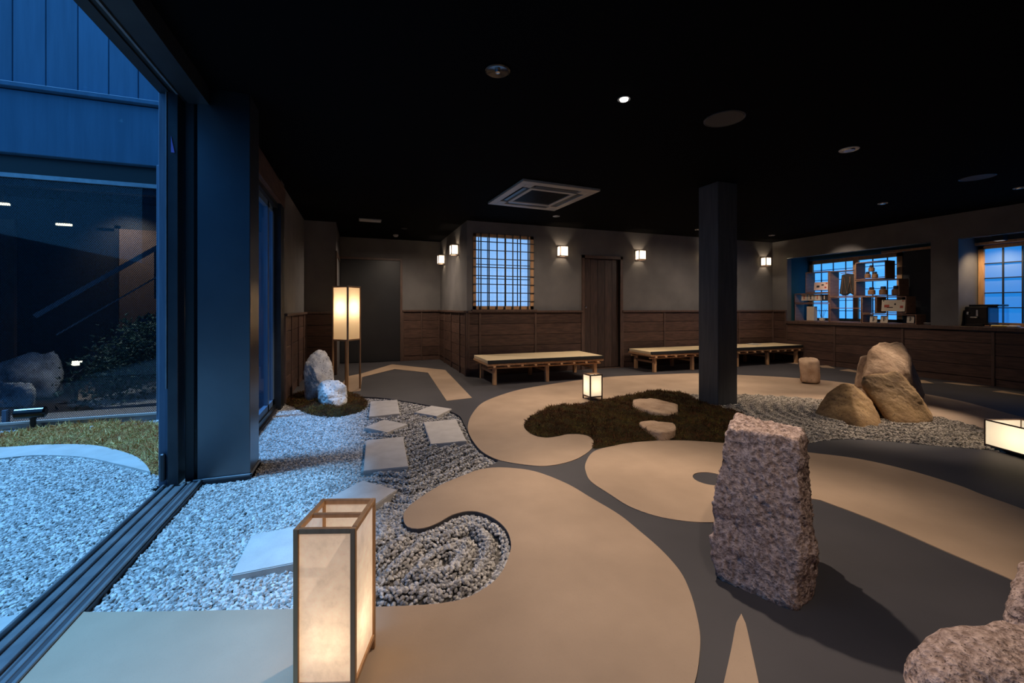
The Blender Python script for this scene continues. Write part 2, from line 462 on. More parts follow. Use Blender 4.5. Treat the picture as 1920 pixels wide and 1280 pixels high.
def scatter_group(name, kind, m):
    g = bpy.data.node_groups.new(name, 'GeometryNodeTree')
    g.interface.new_socket('Geometry', in_out='INPUT', socket_type='NodeSocketGeometry')
    g.interface.new_socket('Geometry', in_out='OUTPUT', socket_type='NodeSocketGeometry')
    n, L = g.nodes, g.links
    gi, go = n.new('NodeGroupInput'), n.new('NodeGroupOutput')
    if kind == 'pebble':
        p = n.new('GeometryNodeMeshIcoSphere'); p.inputs['Radius'].default_value = 1; p.inputs['Subdivisions'].default_value = 2
        sp = n.new('GeometryNodeSetPosition')
        nz = n.new('ShaderNodeTexNoise'); nz.inputs['Scale'].default_value = 1.1
        L.new(p.outputs['Mesh'], sp.inputs['Geometry'])
        sub = n.new('ShaderNodeVectorMath'); sub.operation = 'SUBTRACT'; sub.inputs[1].default_value = (.5, .5, .5)
        L.new(nz.outputs['Color'], sub.inputs[0])
        sc = n.new('ShaderNodeVectorMath'); sc.operation = 'SCALE'; sc.inputs['Scale'].default_value = 1.2
        L.new(sub.outputs[0], sc.inputs[0]); L.new(sc.outputs[0], sp.inputs['Offset'])
        geo = sp.outputs[0]
    else:
        p = n.new('GeometryNodeMeshCone'); p.inputs['Vertices'].default_value = 4
        p.inputs['Radius Bottom'].default_value = .16 if kind == 'moss' else .35
        p.inputs['Radius Top'].default_value = 0.03; p.inputs['Depth'].default_value = 1
        geo = p.outputs['Mesh']
    sm = n.new('GeometryNodeSetMaterial'); sm.inputs['Material'].default_value = m
    L.new(geo, sm.inputs['Geometry'])
    ip = n.new('GeometryNodeInstanceOnPoints')
    L.new(gi.outputs[0], ip.inputs['Points']); L.new(sm.outputs[0], ip.inputs['Instance'])
    r = n.new('GeometryNodeInputNamedAttribute'); r.data_type = 'FLOAT_VECTOR'; r.inputs[0].default_value = 'rot'
    s = n.new('GeometryNodeInputNamedAttribute'); s.data_type = 'FLOAT_VECTOR'; s.inputs[0].default_value = 'scl'
    er = n.new('FunctionNodeEulerToRotation')
    L.new(r.outputs[0], er.inputs[0]); L.new(er.outputs[0], ip.inputs['Rotation']); L.new(s.outputs[0], ip.inputs['Scale'])
    L.new(ip.outputs[0], go.inputs[0])
    return g
GROUPS = {}
def scatter(name, x, y, z, rot, scl, kind, m, parent=None):
    if (kind, m) not in GROUPS: GROUPS[(kind, m)] = scatter_group(kind+'_scatter', kind, M[m])
    me = bpy.data.meshes.new(name)
    n = len(x)
    me.vertices.add(n)
    me.vertices.foreach_set('co', np.column_stack([x, y, z]).astype(np.float32).ravel())
    for nm, arr in (('rot', rot), ('scl', scl)):
        a = me.attributes.new(nm, 'FLOAT_VECTOR', 'POINT')
        a.data.foreach_set('vector', arr.astype(np.float32).ravel())
    me.update()
    o = link(name, me, None, parent)
    me.materials.append(M[m])
    md = o.modifiers.new('scatter', 'NODES'); md.node_group = GROUPS[(kind, m)]
    return o
def pebbles(name, x, y, z, label, m='gravel', r=(.0075, .0118), cat='gravel'):
    n = len(x)
    rot = rng.uniform(0, 2*PI, (n, 3)); rot[:, :2] = rng.normal(0, .45, (n, 2))
    s = rng.uniform(r[0], r[1], n)[:, None]*np.column_stack([rng.uniform(.9, 1.25, n), rng.uniform(.7, 1.0, n), rng.uniform(.5, .8, n)])
    o = scatter(name, x, y, z, rot, s, 'pebble', m)
    return tag(o, label, cat, kind='stuff')
def height_mesh(name, loop, zf, m, parent, pitch=.05, z_edge=None):
    """a soft bed surface filling an outline, height zf(x, y, d)"""
    x, y, d = grid_in(loop, pitch, pitch*.4, jitter=.05)
    L = [(p[0], p[1]) for p in loop]
    from mathutils.geometry import delaunay_2d_cdt
    pts = [Vector(p) for p in L] + [Vector((a, b)) for a, b in zip(x, y)]
    n = len(L)
    v, e, f, *_ = delaunay_2d_cdt(pts, [(i, (i+1) % n) for i in range(n)], [], 1, 1e-5)
    vx = np.array([p.x for p in v]); vy = np.array([p.y for p in v])
    z = zf(vx, vy, dist_loop(vx, vy, loop))
    me = bpy.data.meshes.new(name)
    me.from_pydata([(a, b, c) for a, b, c in zip(vx, vy, z)], [], f); me.update()
    for p in me.polygons: p.use_smooth = True
    o = link(name, me, m, parent)
    return o

def rock(name, pts, m, label, cat='rock', group=None, round_=14.0, amp=.02, freq=6.0, sub=5, seed=0, rough=.35, ridge=0.0, step=0.0):
    """a boulder: convex hull of surveyed points with worn edges and fractured relief"""
    P = [Vector(p) for p in pts]
    c = sum(P, Vector())/len(P)
    lo = Vector([min(p[i] for p in P) for i in range(3)]); hi = Vector([max(p[i] for p in P) for i in range(3)])
    c = (lo+hi)/2; ext = (hi-lo)/2
    b = bmesh.new()
    for p in P: b.verts.new(p-c)
    bmesh.ops.convex_hull(b, input=b.verts, use_existing_faces=False)
    b.normal_update()
    N, D = [], []
    for f in b.faces:
        dd = f.normal.dot(f.verts[0].co)
        nn = f.normal if dd > 0 else -f.normal
        N.append(tuple(nn)); D.append(abs(dd)+1e-6)
    b.free()
    N, D = np.array(N), np.array(D)
    s = bmesh.new()
    bmesh.ops.create_icosphere(s, subdivisions=sub, radius=1)
    V = np.array([v.co[:] for v in s.verts])*np.array(ext)
    q = np.maximum(V@N.T/D, 1e-6)
    g = (q**round_).sum(1)**(1/round_)          # soft maximum rounds the edges off
    V = V/g[:, None]
    if step:                                    # a broken ledge across the face
        zz = (V[:, 2]-.05-.25*V[:, 0]+.03*np.sin(V[:, 0]*25+V[:, 1]*9))/.03
        V[:, :2] *= (1+step*(1/(1+np.exp(-zz))-.5))[:, None]
    size = float(np.mean(ext))
    for i, v in enumerate(s.verts):
        p = Vector(V[i]); v.co = p
    s.normal_update()
    off = Vector((seed*7.3, seed*3.1, seed*5.7))
    for v in s.verts:
        p = v.co
        k = noise.fractal((p+off)*freq, .9, 2.0, 5)*amp
        k += noise.noise((p+off)*freq*.35)*amp*1.0
        k -= (noise.voronoi((p+off)*freq*.55)[0][0]-.4)*amp*1.6
        if ridge: k -= ridge*max(0, noise.ridged_multi_fractal((p+off)*freq*.6, .9, 2.1, 4, 1.0, 2.0)-.8)*.5
        k += noise.fractal((p+off)*freq*7, .7, 2.0, 3)*amp*rough*.5
        v.co = p + v.normal*k
    base = c.copy(); base.z = lo.z
    for v in s.verts: v.co += c-base
    o = link(name, bm_mesh(s, name, smooth=True), m)
    o.location = base
    return tag(o, label, cat, group)

# ================================================================== STRUCTURE: floor and its pattern
TX0, TX1 = -1.135, -0.935                       # floor track of the garden door
XE, YN = 8.40, 6.63                             # east wall, north wall
A_OUT = [(2050,812,1),(1920,783),(1856,766),(1797,751),(1722,737),(1570,716),(1494,709),(1447,706),(1383,703),(1309,700),(1239,702),(1152,706),
         (1093,712),(1035,720),(977,730),(936,742),(904,756),(885,777),(877.5,797),(879,812),(888,829),(904,847),(930,861),(956,867.5),(991,872.5),
         (1023,874),(1058,868.5),(1087,858),(1109,842),(1113,829),(1105,819),(1087,814.6),(1064,814.6),(1047,818),(1023,821),(997,814.6),(982.5,797),
         (1006,776),(1035,765),(1079,758),(1137,748),(1210,743),(1283,741),(1383,740),(1462,744),(1535,750),(1640,762),(1751,781),(1797,791),(1841,803),(1920,828),(2050,880,1)]
B_OUT = [(140,1149,1),(340,1147),(545,1143),(703,1139),(762,1137),(828,1132),(877,1121),(920,1096),(943,1070),(956,1037),(957.7,1017),(949.5,994),(930,975),
         (903,962),(877,959),(848,966),(821,981),(795,990.6),(772,991),(759,983),(757,965),(769,948),(795,929),(828,909),(871,891),(903,880),(943,877),
         (1000,883.6),(1060,906),(1110,935),(1160,965),(1200,997),(1240,1032),(1275,1072),(1294,1111),(1306,1153),(1313,1196),(1310,1243),(1303,1280),(1270,1380),(1180,1560,1),(-100,1560,1),(-160,1440,1)]
C_OUT = [(1113.7,846.7),(1152,836),(1181,830.6),(1224,827),(1268,826),(1312,827.7),(1356,831),(1440,839),(1519,849),(1608,860.5),(1702,881.6),(1796,910),(1842,928),(1920,956),(2040,1005,1),
         (2060,1190,1),(1913,1096),(1842,1064),(1772,1034),(1702,1003),(1631,973),(1570,950),(1524,936),(1470,945),(1420,965),(1380,976),(1329,980),(1280,977),(1230,968),(1180,950),(1140,925),(1110,905),(1100,890),(1097.7,870)]
D_OUT = [(1390,1152),(1398,1170),(1411,1228),(1423,1285),(1445,1400,1),(1330,1400,1),(1357,1282),(1371,1219),(1381,1168)]
EYE = onz(1333, 898); EYE_R = .105
A_LOOP, B_LOOP, C_LOOP, D_LOOP = outline(A_OUT), outline(B_OUT, step=.025), outline(C_OUT), outline(D_OUT)
B_LOOP = [Vector((max(p[0], TX1), p[1])) for p in B_LOOP]
eye_loop = [Vector((EYE.x+EYE_R*1.05*math.cos(a), EYE.y+EYE_R*math.sin(a))) for a in np.linspace(0, 2*PI, 40, endpoint=False)]

def v2(*l): return [Vector(p) for p in l]
# gravel indoors by the garden door (its right rim runs under the plaster)
G1 = [(140,1149,1),(545,1143),(703,1139),(762,1137),(828,1132),(877,1121),(920,1096),(943,1070),(956,1037),(957.7,1017),(949.5,994),(930,975),
      (903,962),(877,959),(848,966),(821,981),(795,990.6),(772,991),(759,983),(757,965),(769,948),(795,929),(828,909),(871,891),(905,879),(935,864,1),(904,847),(888,829),(879,812),
      (871,796),(862,780),(845,771),(830,765),(795,758),(755,751),(720,746),(690,744,1),(655,741),(600,735),(545,740,1)]
G1_LOOP = outline(G1, step=.03)
_e = onz(545, 740).to_2d()
G1_LOOP = G1_LOOP[:1+min(range(len(G1_LOOP)), key=lambda i: (G1_LOOP[i]-_e).length)]      # open the closing stretch along the garden side
G1_LOOP += v2((-.83, 5.62), (-.83, 3.48), (-.66, 3.46), (-.66, 3.18), (-.93, 3.18), (-.93, 1.9))
G1_LOOP = [Vector((max(p[0], -.93), p[1])) for p in G1_LOOP]
MOSS1 = outline([(535,754),(545,742),(565,734),(600,731),(640,733),(667,738),(687,749),(690,758),(680,768),(655,775),(620,779),(585,776),(560,766)], 0, .05)
MOSS2 = outline([(1283,739,1),(1254,737),(1210,737),(1181,743),(1137,752),(1108,757),(1079,761),(1035,765),(1006,776),(982.5,797),(997,814.6),(1023,821),(1047,818),(1064,814.6),(1087,814.6),(1105,819),(1113,829),(1109,843,1),
                 (1152,836),(1181,830.6),(1224,827),(1268,826),(1312,827.7),(1356,831,1),(1400,800),(1392,775,1),(1330,762)], 0, .04)
G2 = outline([(1283,741,1),(1383,740),(1462,744),(1535,750),(1640,762),(1751,781),(1797,791),(1841,803),(1875,815),(1885,850,1),(1856,844),(1768,837),(1681,829),(1622,824.5),(1564,824.5),(1511,832),(1450,836),(1400,834),(1356,831,1),(1400,800),(1392,775,1),(1330,762)], 0, .05)
floor_outer = v2((-1.0, -2.6), (XE+.1, -2.6), (XE+.1, YN+.18), (1.74, YN+.18), (1.74, 9.1), (-.45, 9.1), (-.45, 7.6), (-1.0, 7.6))
floor = slab('floor', floor_outer, -.08, 0.0, 'floor', holes=[G1_LOOP, [p for p in MOSS2], [p for p in G2]] if False else [G1_LOOP], kind='structure')
slab('plaster_inlay', A_LOOP, 0.0, .004, 'beige', floor)
slab('plaster_inlay', B_LOOP, 0.0, .004, 'beige', floor)
slab('plaster_inlay', C_LOOP, 0.0, .004, 'beige', floor, holes=[eye_loop])
slab('plaster_inlay', D_LOOP, 0.0, .004, 'beige', floor)
band = [(650,706,1),(677,700.5,1),(735,683,1),(835,693.7,1),(885,746,1),(837.5,751.5,1),(802.5,698.7,1),(740,692,1),(679,707,1),(676,733,1),(655,735,1),(640,722,1)]
slab('plaster_inlay', outline(band, 0, 9), 0.0, .004, 'beige', floor)
for q in ([(1477,680),(1497,679.5),(1496,683)], [(1535,685.5),(1552,685),(1566,690.5),(1540,689)], [(1574,694),(1590,692),(1606,695),(1606,698.5)],
          [(1719,713),(1733,713),(1751,719),(1720,718)], [(1768,717),(1800,718),(1856,725),(1815,723)], [(1860,734),(1880,733),(1925,741),(1925,742.5)]):
    slab('plaster_inlay', outline([p+(1,) for p in q], 0, 9), 0.0, .004, 'beige', floor)

# courtyard ground
slab('courtyard_ground', v2((-5, -2.6), (-1.0, -2.6), (-1.0, 3.2), (-.86, 3.2), (-.86, 5.6), (-5, 5.6)), -.12, -.055, 'gravelbed', kind='structure')
CS_OUT = [(-220,842,1),(-100,838),(0,838),(87,833),(175,834),(245,851),(272,869),(282,884,1),(219,869),(153,856),(66,853),(0,859),(-100,872),(-220,888,1)]
CS_LOOP = outline(CS_OUT, 0, .05)
cs = slab('courtyard_curved_slab', CS_LOOP, -.08, .0, 'courtslab')
tag(cs, 'pale curved concrete slab between moss and gravel in the courtyard', 'slab')
near_slab = slab('courtyard_edge_slab', v2((-4.2, -1.0), (TX0, -1.0), (TX0, onz(75, 1143).y), (-4.2, onz(0, 1143).y-.25)), -.08, .0, 'courtslab')
tag(near_slab, 'pale concrete slab at the near left corner outside the door track', 'slab')

# gravel indoors
HOOK = outline([(600,1141),(703,1139),(762,1137),(828,1132),(877,1121),(920,1096),(943,1070),(956,1037),(957.7,1017),(949.5,994),(930,975),(903,962),(877,959),(848,966),(821,981),(795,990.6),(772,991),(759,983),(757,965),(769,948),(795,929),(828,909),(871,891),(903,880)], 0, .03)
HOOK = HOOK[:-8]
def hmap(t): return np.clip(t, 0, 1)
def g1_height(x, y, d):
    dh = dist_loop(x, y, HOOK, False)
    w1 = hmap((x+.12)/.15)*hmap((2.35-y)/.3)
    w2 = hmap((x+.0)/.2)*hmap((y-2.3)/.3)
    zz = np.abs(((x-.30)/.55) % 2-1)
    g1, g2 = np.cos(2*PI*dh/.105), np.cos(2*PI*(y+.30*zz*1.2)/.115)
    z = .022*g1*w1 + .020*g2*w2
    z += .003*np.sin(x*9)*np.sin(y*7)
    return -.024+z*hmap(d/.05)
STONES = [[(695,752),(745,749),(749.5,775),(691,781)], [(776,772.5),(809,760),(847.5,766),(819,780)], [(682.5,801),(720,786),(765,795),(726,810.5)],
          [(794,791),(855,785.5),(875,826),(807.5,832.5)], [(686,825),(756,818),(766,874),(681,882.5)], [(612,935),(680,900),(745,917.5),(700,948)],
          [(433,1078),(472,1002),(585,980),(600,1045)]]
ST_LOOPS = [outline([p+(1,) for p in q], .012, 9) for q in STONES]
x, y, d = grid_in(G1_LOOP, .0115, .004, out=ST_LOOPS)
k = (g1_height(x, y, d) > -.036) | (rng.uniform(0, 1, len(x)) < .3)      # the rake leaves few stones in the grooves
k &= ~((x < -.66) & (y > 3.16) & (y < 3.5))
x, y, d = x[k], y[k], d[k]
gravel1 = pebbles('gravel_bed', x, y, g1_height(x, y, d)+rng.uniform(-.004, .004, len(x)), 'raked pale gravel on the floor between the garden door and the stepping stones')
bed = height_mesh('gravel_base', G1_LOOP, lambda x, y, d: g1_height(x, y, d)-.012, 'gravelbed', gravel1, .045); bed['kind'] = 'stuff'
def g2_height(x, y, d):
    c = pdz(1655, 4.35, 0)
    r = np.sqrt(((x-c.x))**2+((y-c.y)*1.25)**2)
    return .012+.011*np.cos(2*PI*r/.13)*hmap(d/.06)-.012*hmap(1-d/.06)
x, y, d = grid_in(G2, .0135, .006)
k = ~((x > 3.72) & (x < 4.06) & (y > 3.6) & (y < 3.92))
x, y, d = x[k], y[k], d[k]
gravel2 = pebbles('gravel_bed', x, y, g2_height(x, y, d), 'raked grey gravel around the brown rocks and the black pillar', m='gravelgrey')
bed = height_mesh('gravel_base', G2, lambda x, y, d: g2_height(x, y, d)-.010, 'gravelbed', gravel2, .06); bed['kind'] = 'stuff'
# gravel outside
G3 = v2((-4.1, onz(0, 1143).y-.25), (TX0-.01, onz(75, 1143).y+.01), (TX0-.01, 3.15), (-1.2, 3.2), (-1.2, 3.5), (-.95, 3.55), (-.95, 5.15), (-4.1, 5.15))
CM_OUT = [(-200,838,1),(-200,822,1),(0,812),(80,803),(166,792),(245,792),(321,797),(338,830),(330,868),(321,874),(297,885),(281,884),(272,869),(245,851),(175,834),(87,833),(0,838)]
CM_LOOP = outline(CM_OUT, 0, .06)
x, y, d = grid_in(G3, .0118, 0, out=[CS_LOOP, CM_LOOP])
def g3_height(x, y, d): return -.024+.004*np.sin(x*5+y*3)+.005*np.cos(2*PI*dist_loop(x, y, CS_LOOP)/.16)*hmap((.9-dist_loop(x, y, CS_LOOP))/.3)
gravel3 = pebbles('gravel_bed', x, y, g3_height(x, y, d)+rng.uniform(-.004, .004, len(x)), 'pale gravel in the open courtyard left of the door track')
bed = height_mesh('gravel_base', G3, lambda x, y, d: np.full(len(x), -.042), 'gravelbed', gravel3, .3); bed['kind'] = 'stuff'

# stepping stones
st_labels = ['square pale stepping stone nearest the moss with the two grey rocks', 'small diamond shaped stepping stone at the far right of the path',
             'diamond shaped stepping stone between the two larger far slabs on the left of the path', 'large pale stepping stone beside the hooked plaster band',
             'largest square stepping stone in the middle of the gravel path', 'half blue lit diamond stepping stone just behind the near lantern',
             'wedge shaped blue lit stepping stone left of the near lantern']
for q, lb in zip(ST_LOOPS, st_labels):
    c = sum((Vector(p) for p in q), Vector((0, 0)))/len(q)
    bm = bmesh.new()
    lo = [bm.verts.new((p[0]-c[0], p[1]-c[1], -.05)) for p in q]; hi = [bm.verts.new((p[0]-c[0], p[1]-c[1], .012)) for p in q]
    bm.faces.new(hi); bm.faces.new(list(reversed(lo)))
    for i in range(len(q)): bm.faces.new((lo[i], lo[(i+1) % len(q)], hi[(i+1) % len(q)], hi[i]))
    bmesh.ops.recalc_face_normals(bm, faces=bm.faces)
    bmesh.ops.bevel(bm, geom=list(bm.edges), offset=.004, segments=2, affect='EDGES')
    o = link('stepping_stone', bm_mesh(bm, 'stepping_stone'), 'slab'); o.location = (c[0], c[1], 0)
    tag(o, lb, 'stepping stone', 'stepping stones of the gravel path')

# moss
def moss(name, loop, hgt, label, m, mb, pitch, ln, out=(), z0=0.0):
    def zf(x, y, d):
        return z0+hgt*np.sqrt(hmap(d/.22))*(1+.35*np.sin(x*11+2*np.sin(y*5))*np.sin(y*9)+.25*np.sin(x*23+y*17)+.15*np.sin(x*41-y*33))
    x, y, d = grid_in(loop, pitch, 0, out=out)
    n = len(x)
    z = zf(x, y, d)
    rot = np.column_stack([rng.normal(0, .85, n), rng.normal(0, .85, n), rng.uniform(0, 6.3, n)])
    clump = .7+.6*np.clip(np.sin(x*37+3*np.sin(y*21))*np.sin(y*41)+.5, 0, 1)
    L = rng.uniform(ln[0], ln[1], n)*clump
    scl = np.column_stack([L*.55, L*.55, L])
    o = scatter(name, x, y, z+L*.25, rot, scl, 'moss', m)
    tag(o, label, 'moss', kind='stuff')
    b = height_mesh('moss_base', loop, lambda x, y, d: zf(x, y, d)-.002, mb, o, .05); b['kind'] = 'stuff'
moss('moss_mound', MOSS1, .045, 'low green brown moss mound under the two pale grey rocks', 'moss', 'mossbed', .0112, (.015, .030), z0=-.02)
sa = [(1184,747),(1224,743),(1248,752),(1271,756),(1276,768),(1259,774),(1216,767),(1187,757)]
sb = [(1196,787),(1210,785),(1265,788),(1272,801),(1265,806),(1239,809),(1213,803),(1198,794)]
moss('moss_mound', MOSS2, .045, 'dark brown moss mound in the curl of the plaster band', 'moss', 'mossbed', .0112, (.015, .030), out=[[onz(p[0], p[1], .10) for p in sa], [onz(p[0], p[1], .078) for p in sb]])
moss('moss_mound', CM_LOOP, .035, 'dry yellowish moss bed in the courtyard under the facade window', 'mossdry', 'mossdrybed', .0145, (.02, .045), z0=-.02)

# ================================================================== STRUCTURE: ceiling, walls
box('ceiling', -1.15, 9.5, -2.7, 9.3, ZC, ZC+.25, 'ceiling', kind='structure')
header = box('trim_1', -1.02, -.90, -2.6, 3.22, 2.40, ZC, 'darkmetal', kind='structure')
box('header_track', -1.10, -1.02, -2.6, 3.30, 2.44, ZC, 'blackrubber', header)
box('header_rail', -1.16, -1.10, -2.6, 3.30, 2.43, ZC+.1, 'darkmetal', header)
box('header_fin', -1.066, -1.054, -2.6, 3.30, 2.425, 2.44, 'track', header)
ftrack = boxes('trim_2', [(TX0, TX1, -2.6, 3.19, -.07, -.006)], 'track', kind='structure')
for a, b, z in ((TX0, TX0+.012, .012), (-1.095, -1.075, .006), (-1.035, -1.015, .006), (-.99, -.972, .003), (TX1-.014, TX1, .012)):
    box('track_rail', a, b, -2.6, 3.19, -.02, z, 'track', ftrack, bev=.002)

def wainscot(wall, axis, c, a0, a1, battens, sgn, ztop=1.02, rows=5, m='wood_dark', thick=.02, cap=True):
    """horizontal planks between battens on a wall; axis 'x': runs along x at y=c, 'y': runs along y at x=c"""
    def bx(nm, u0, u1, t, z0, z1, mm, bev=.003):
        lo, hi = sorted((c, c+sgn*t))
        if axis == 'x': return box(nm, u0, u1, lo, hi, z0, z1, mm, wall, bev)
        return box(nm, lo, hi, u0, u1, z0, z1, mm, wall, bev)
    bb = sorted(set([a0]+list(battens)+[a1]))
    h = (ztop-.10)/rows
    for u0, u1 in zip(bb, bb[1:]):
        for r in range(rows):
            bx('plank', u0+.012, u1-.012, thick+random.uniform(-.002, .002), .10+r*h+.003, .10+(r+1)*h-.003, m)
    bx('kick_board', a0, a1, thick*.6, 0.0, .10, m)
    for u in bb: bx('batten', u-.018, u+.018, thick+.014, 0.0, ztop, 'wood_batten')
    if cap: bx('cap_rail', a0-.01, a1+.01, thick+.03, ztop, ztop+.035, 'wood_batten')

# north wall with shoji window and door
sx0, sz1 = ony(887, YN, 437); sx1 = ony(1000, YN); sz0 = 1.075; sz1 = 2.30
sz1 = H-(437-HY)*(YN/(CY-SY*(887-CX)/FOC))/FOC
dx0, dx1 = ony(1095, YN), ony(1162, YN); dz1 = 1.99
wn = boxes('wall_north', [(1.64, sx0, YN, YN+.14, 0, ZC), (sx0, sx1, YN, YN+.14, 0, sz0), (sx0, sx1, YN, YN+.14, sz1, ZC),
                          (sx1, dx0, YN, YN+.14, 0, ZC), (dx0, dx1, YN, YN+.14, dz1, ZC), (dx1, 9.3, YN, YN+.14, 0, ZC)], 'plaster', kind='structure')
wainscot(wn, 'x', YN, 1.64+.02, dx0-.05, [ony(899, YN), ony(1003, YN)], -1)
wainscot(wn, 'x', YN, dx1+.05, XE-.02, [ony(1244, YN), ony(1318, YN), ony(1384, YN)], -1)
# shoji on the north wall
w1 = boxes('window_1', [(sx0, sx1, YN-.012, YN+.05, sz0, sz0+.055), (sx0, sx1, YN-.012, YN+.05, sz1-.05, sz1), (sx0, sx0+.05, YN-.012, YN+.05, sz0, sz1), (sx1-.06, sx1, YN-.012, YN+.05, sz0, sz1)], 'cedar', kind='structure')
box('paper_screen', sx0, sx1, YN+.06, YN+.066, sz0, sz1, 'shojiblue', w1)
ww, hh = sx1-sx0, sz1-sz0
for i in range(7):
    xx = sx0+ww*(.115+.130*i)
    box('lattice_bar', xx-.008, xx+.008, YN-.045, YN-.028, sz0-.005, sz1+.01, 'lattice', w1)
for i in range(8):
    zz = sz1-hh*(.105+.1125*i)
    box('lattice_bar', sx0, sx1+.01, YN-.028, YN-.014, zz-.007, zz+.007, 'lattice', w1)
for f in (.10, .245, .545, .745): box('muntin', sx0+ww*f-.006, sx0+ww*f+.006, YN+.04, YN+.059, sz0, sz1, 'lattice', w1)
for f in (.40, .59): box('muntin', sx0, sx1, YN+.042, YN+.058, sz1-hh*f-.006, sz1-hh*f+.006, 'lattice', w1)
box('sill', sx0-.03, sx1+.05, YN-.06, YN, sz0-.04, sz0-.002, 'wood_batten', w1, .003)
box('wall_north_backing', 1.77, 9.3, YN+.15, YN+.2, -.1, ZC, 'nicheblack', kind='structure')  # unseen sheet, added to stop sky light leaking in
# plank door
d1 = boxes('door_1', [(dx0-.05, dx0, YN-.03, YN+.10, 0, dz1+.05), (dx1, dx1+.05, YN-.03, YN+.10, 0, dz1+.05), (dx0-.05, dx1+.05, YN-.03, YN+.10, dz1, dz1+.05)], 'wood_batten', kind='structure')
npl = 5
for i in range(npl):
    u0 = dx0+(dx1-dx0)*i/npl; u1 = dx0+(dx1-dx0)*(i+1)/npl
    box('plank', u0+.002, u1-.002, YN+.03, YN+.06, .02, dz1, 'wood_door', d1, .003)
lathe_obj('door_pull', [(.001, -.012), (.018, -.01), (.018, 0)], 'chrome', d1, 12, Matrix.Translation((dx0+.05, YN+.03, H+.01)) @ Matrix.Rotation(-PI/2, 4, 'X'))
box('threshold', dx0, dx1, YN-.02, YN+.02, 0, .012, 'wood_batten', d1)

# alcove
was = box('wall_alcove_right', 1.64, 1.76, YN+.14, 9.0, 0, ZC, 'plaster', kind='structure')
wainscot(was, 'y', 1.64, YN+.01, 8.98, [7.05, 7.75, 8.4], -1)
bar('corner_batten', (1.63, YN-.012, 0), (1.63, YN-.012, 1.02), .035, .035, 'wood_batten', was)
YA = 9.0
adx1 = ony(750, YA)
wa = box('wall_alcove', -.5, 1.76, YA, YA+.12, 0, ZC, 'plaster', kind='structure')
wainscot(wa, 'x', YA, adx1+.06, 1.62, [ony(790, YA)], -1)
d2 = box('door_2', -.34, adx1, YA-.03, YA-.005, 0.01, 2.07, 'blackdoor', kind='structure', bev=.003)
boxes('door_frame', [(adx1, adx1+.045, YA-.05, YA, 0, 2.115), (-.36, adx1, YA-.05, YA, 2.07, 2.115)], 'wood_batten', d2)
wl = box('wall_alcove_left', -.47, -.35, 7.62, YA, 0, ZC, 'plaster', kind='structure')
box('door_casing', -.36, -.335, 7.72, 8.9, 1.98, 2.04, 'wood_batten', wl)
box('casing_post', -.36, -.335, 7.50, 7.58, 0, 2.04, 'wood_batten', wl)
wr = box('wall_return', -.82, -.35, 7.5, 7.62, 0, ZC, 'plaster', kind='structure')
wainscot(wr, 'x', 7.5, -.80, -.36, [], -1, ztop=1.0)
ww_ = box('wall_west', -.95, -.82, 5.42, 7.62, 0, ZC, 'plaster', kind='structure')
wainscot(ww_, 'y', -.82, 5.46, 7.48, [5.95, 6.6, 7.2], 1, ztop=1.0)
# garden window beside the column
w2 = boxes('window_2', [(-.93, -.80, 5.20, 5.42, -.06, ZC), (-.93, -.83, 3.47, 5.20, 2.19, 2.46), (-.93, -.85, 3.47, 5.20, -.06, .05)], 'darkmetal', kind='structure')
boxes('window_frame', [(-.905, -.865, 5.12, 5.20, .05, 2.19), (-.905, -.865, 3.47, 3.52, .05, 2.19), (-.905, -.865, 4.86, 4.92, .05, 2.19), (-.905, -.865, 3.47, 5.20, .05, .11), (-.905, -.865, 3.47, 5.20, 2.13, 2.19)], 'bluepost', w2)
box('pane', -.888, -.882, 3.52, 4.86, .11, 2.13, 'glass', w2)
box('pane', -.888, -.882, 4.92, 5.12, .11, 2.13, 'glass', w2)
box('lintel_board', -.83, -.79, 3.47, 5.42, 2.24, 2.46, 'wood_dark', w2)
box('upper_board', -.95, -.82, 3.47, 5.42, 2.46, ZC, 'plaster', w2)
# walls out of view that close the room
box('wall_south', -1.1, 9.4, -2.7, -2.55, 0, ZC, 'plaster', kind='structure')
box('wall_west_near', -1.15, -.93, -2.6, -.9, 0, 2.44, 'plaster', kind='structure')

# steel clad column
cl = boxes('steel_column', [(-.965, -.672, 3.20, 3.46, -.04, ZC)], 'steel', bev=.003)
tag(cl, 'square steel clad column between garden door and window', 'column')
boxes('base_plate', [(-.985, -.66, 3.188, 3.2, -.03, .012), (-.672, -.66, 3.188, 3.47, -.03, .012)], 'track', cl, bev=.002)
# sliding door leaves parked against the column
d3 = boxes('door_3', [(-1.165, -1.115, 3.20, 3.32, -.01, 2.45)], 'bluepost', kind='structure', bev=.003)
box('stile_or_gap', -1.11, -1.055, 3.17, 3.32, -.005, 2.45, 'darkmetal', d3, .003)
box('stile_or_gap', -1.035, -.985, 3.22, 3.34, -.005, 2.45, 'blackrubber', d3, .003)  # black strip put in for the dark gap beside the column
box('door_pull', -1.15, -1.125, 3.17, 3.20, .03, .20, 'darkmetal', d3, .006)
box('rub_strip', -1.118, -1.112, 3.165, 3.20, .6, 2.44, 'track', d3)
p = Vector((-1.055, 3.168, 0))
bm = bmesh.new()
vv = [bm.verts.new(q) for q in ((-1.088, 3.166, 2.16), (-1.070, 3.166, 2.06), (-1.088, 3.166, 2.06), (-1.088, 3.162, 2.16), (-1.070, 3.162, 2.06), (-1.088, 3.162, 2.06))]
for f in ((0,1,2),(3,5,4),(0,3,4,1),(1,4,5,2),(2,5,3,0)): bm.faces.new([vv[i] for i in f])
bmesh.ops.recalc_face_normals(bm, faces=bm.faces)
link('purple_sliver', bm_mesh(bm, 'purple_sliver'), 'purple', d3)  # thin purple triangular sliver on the door edge

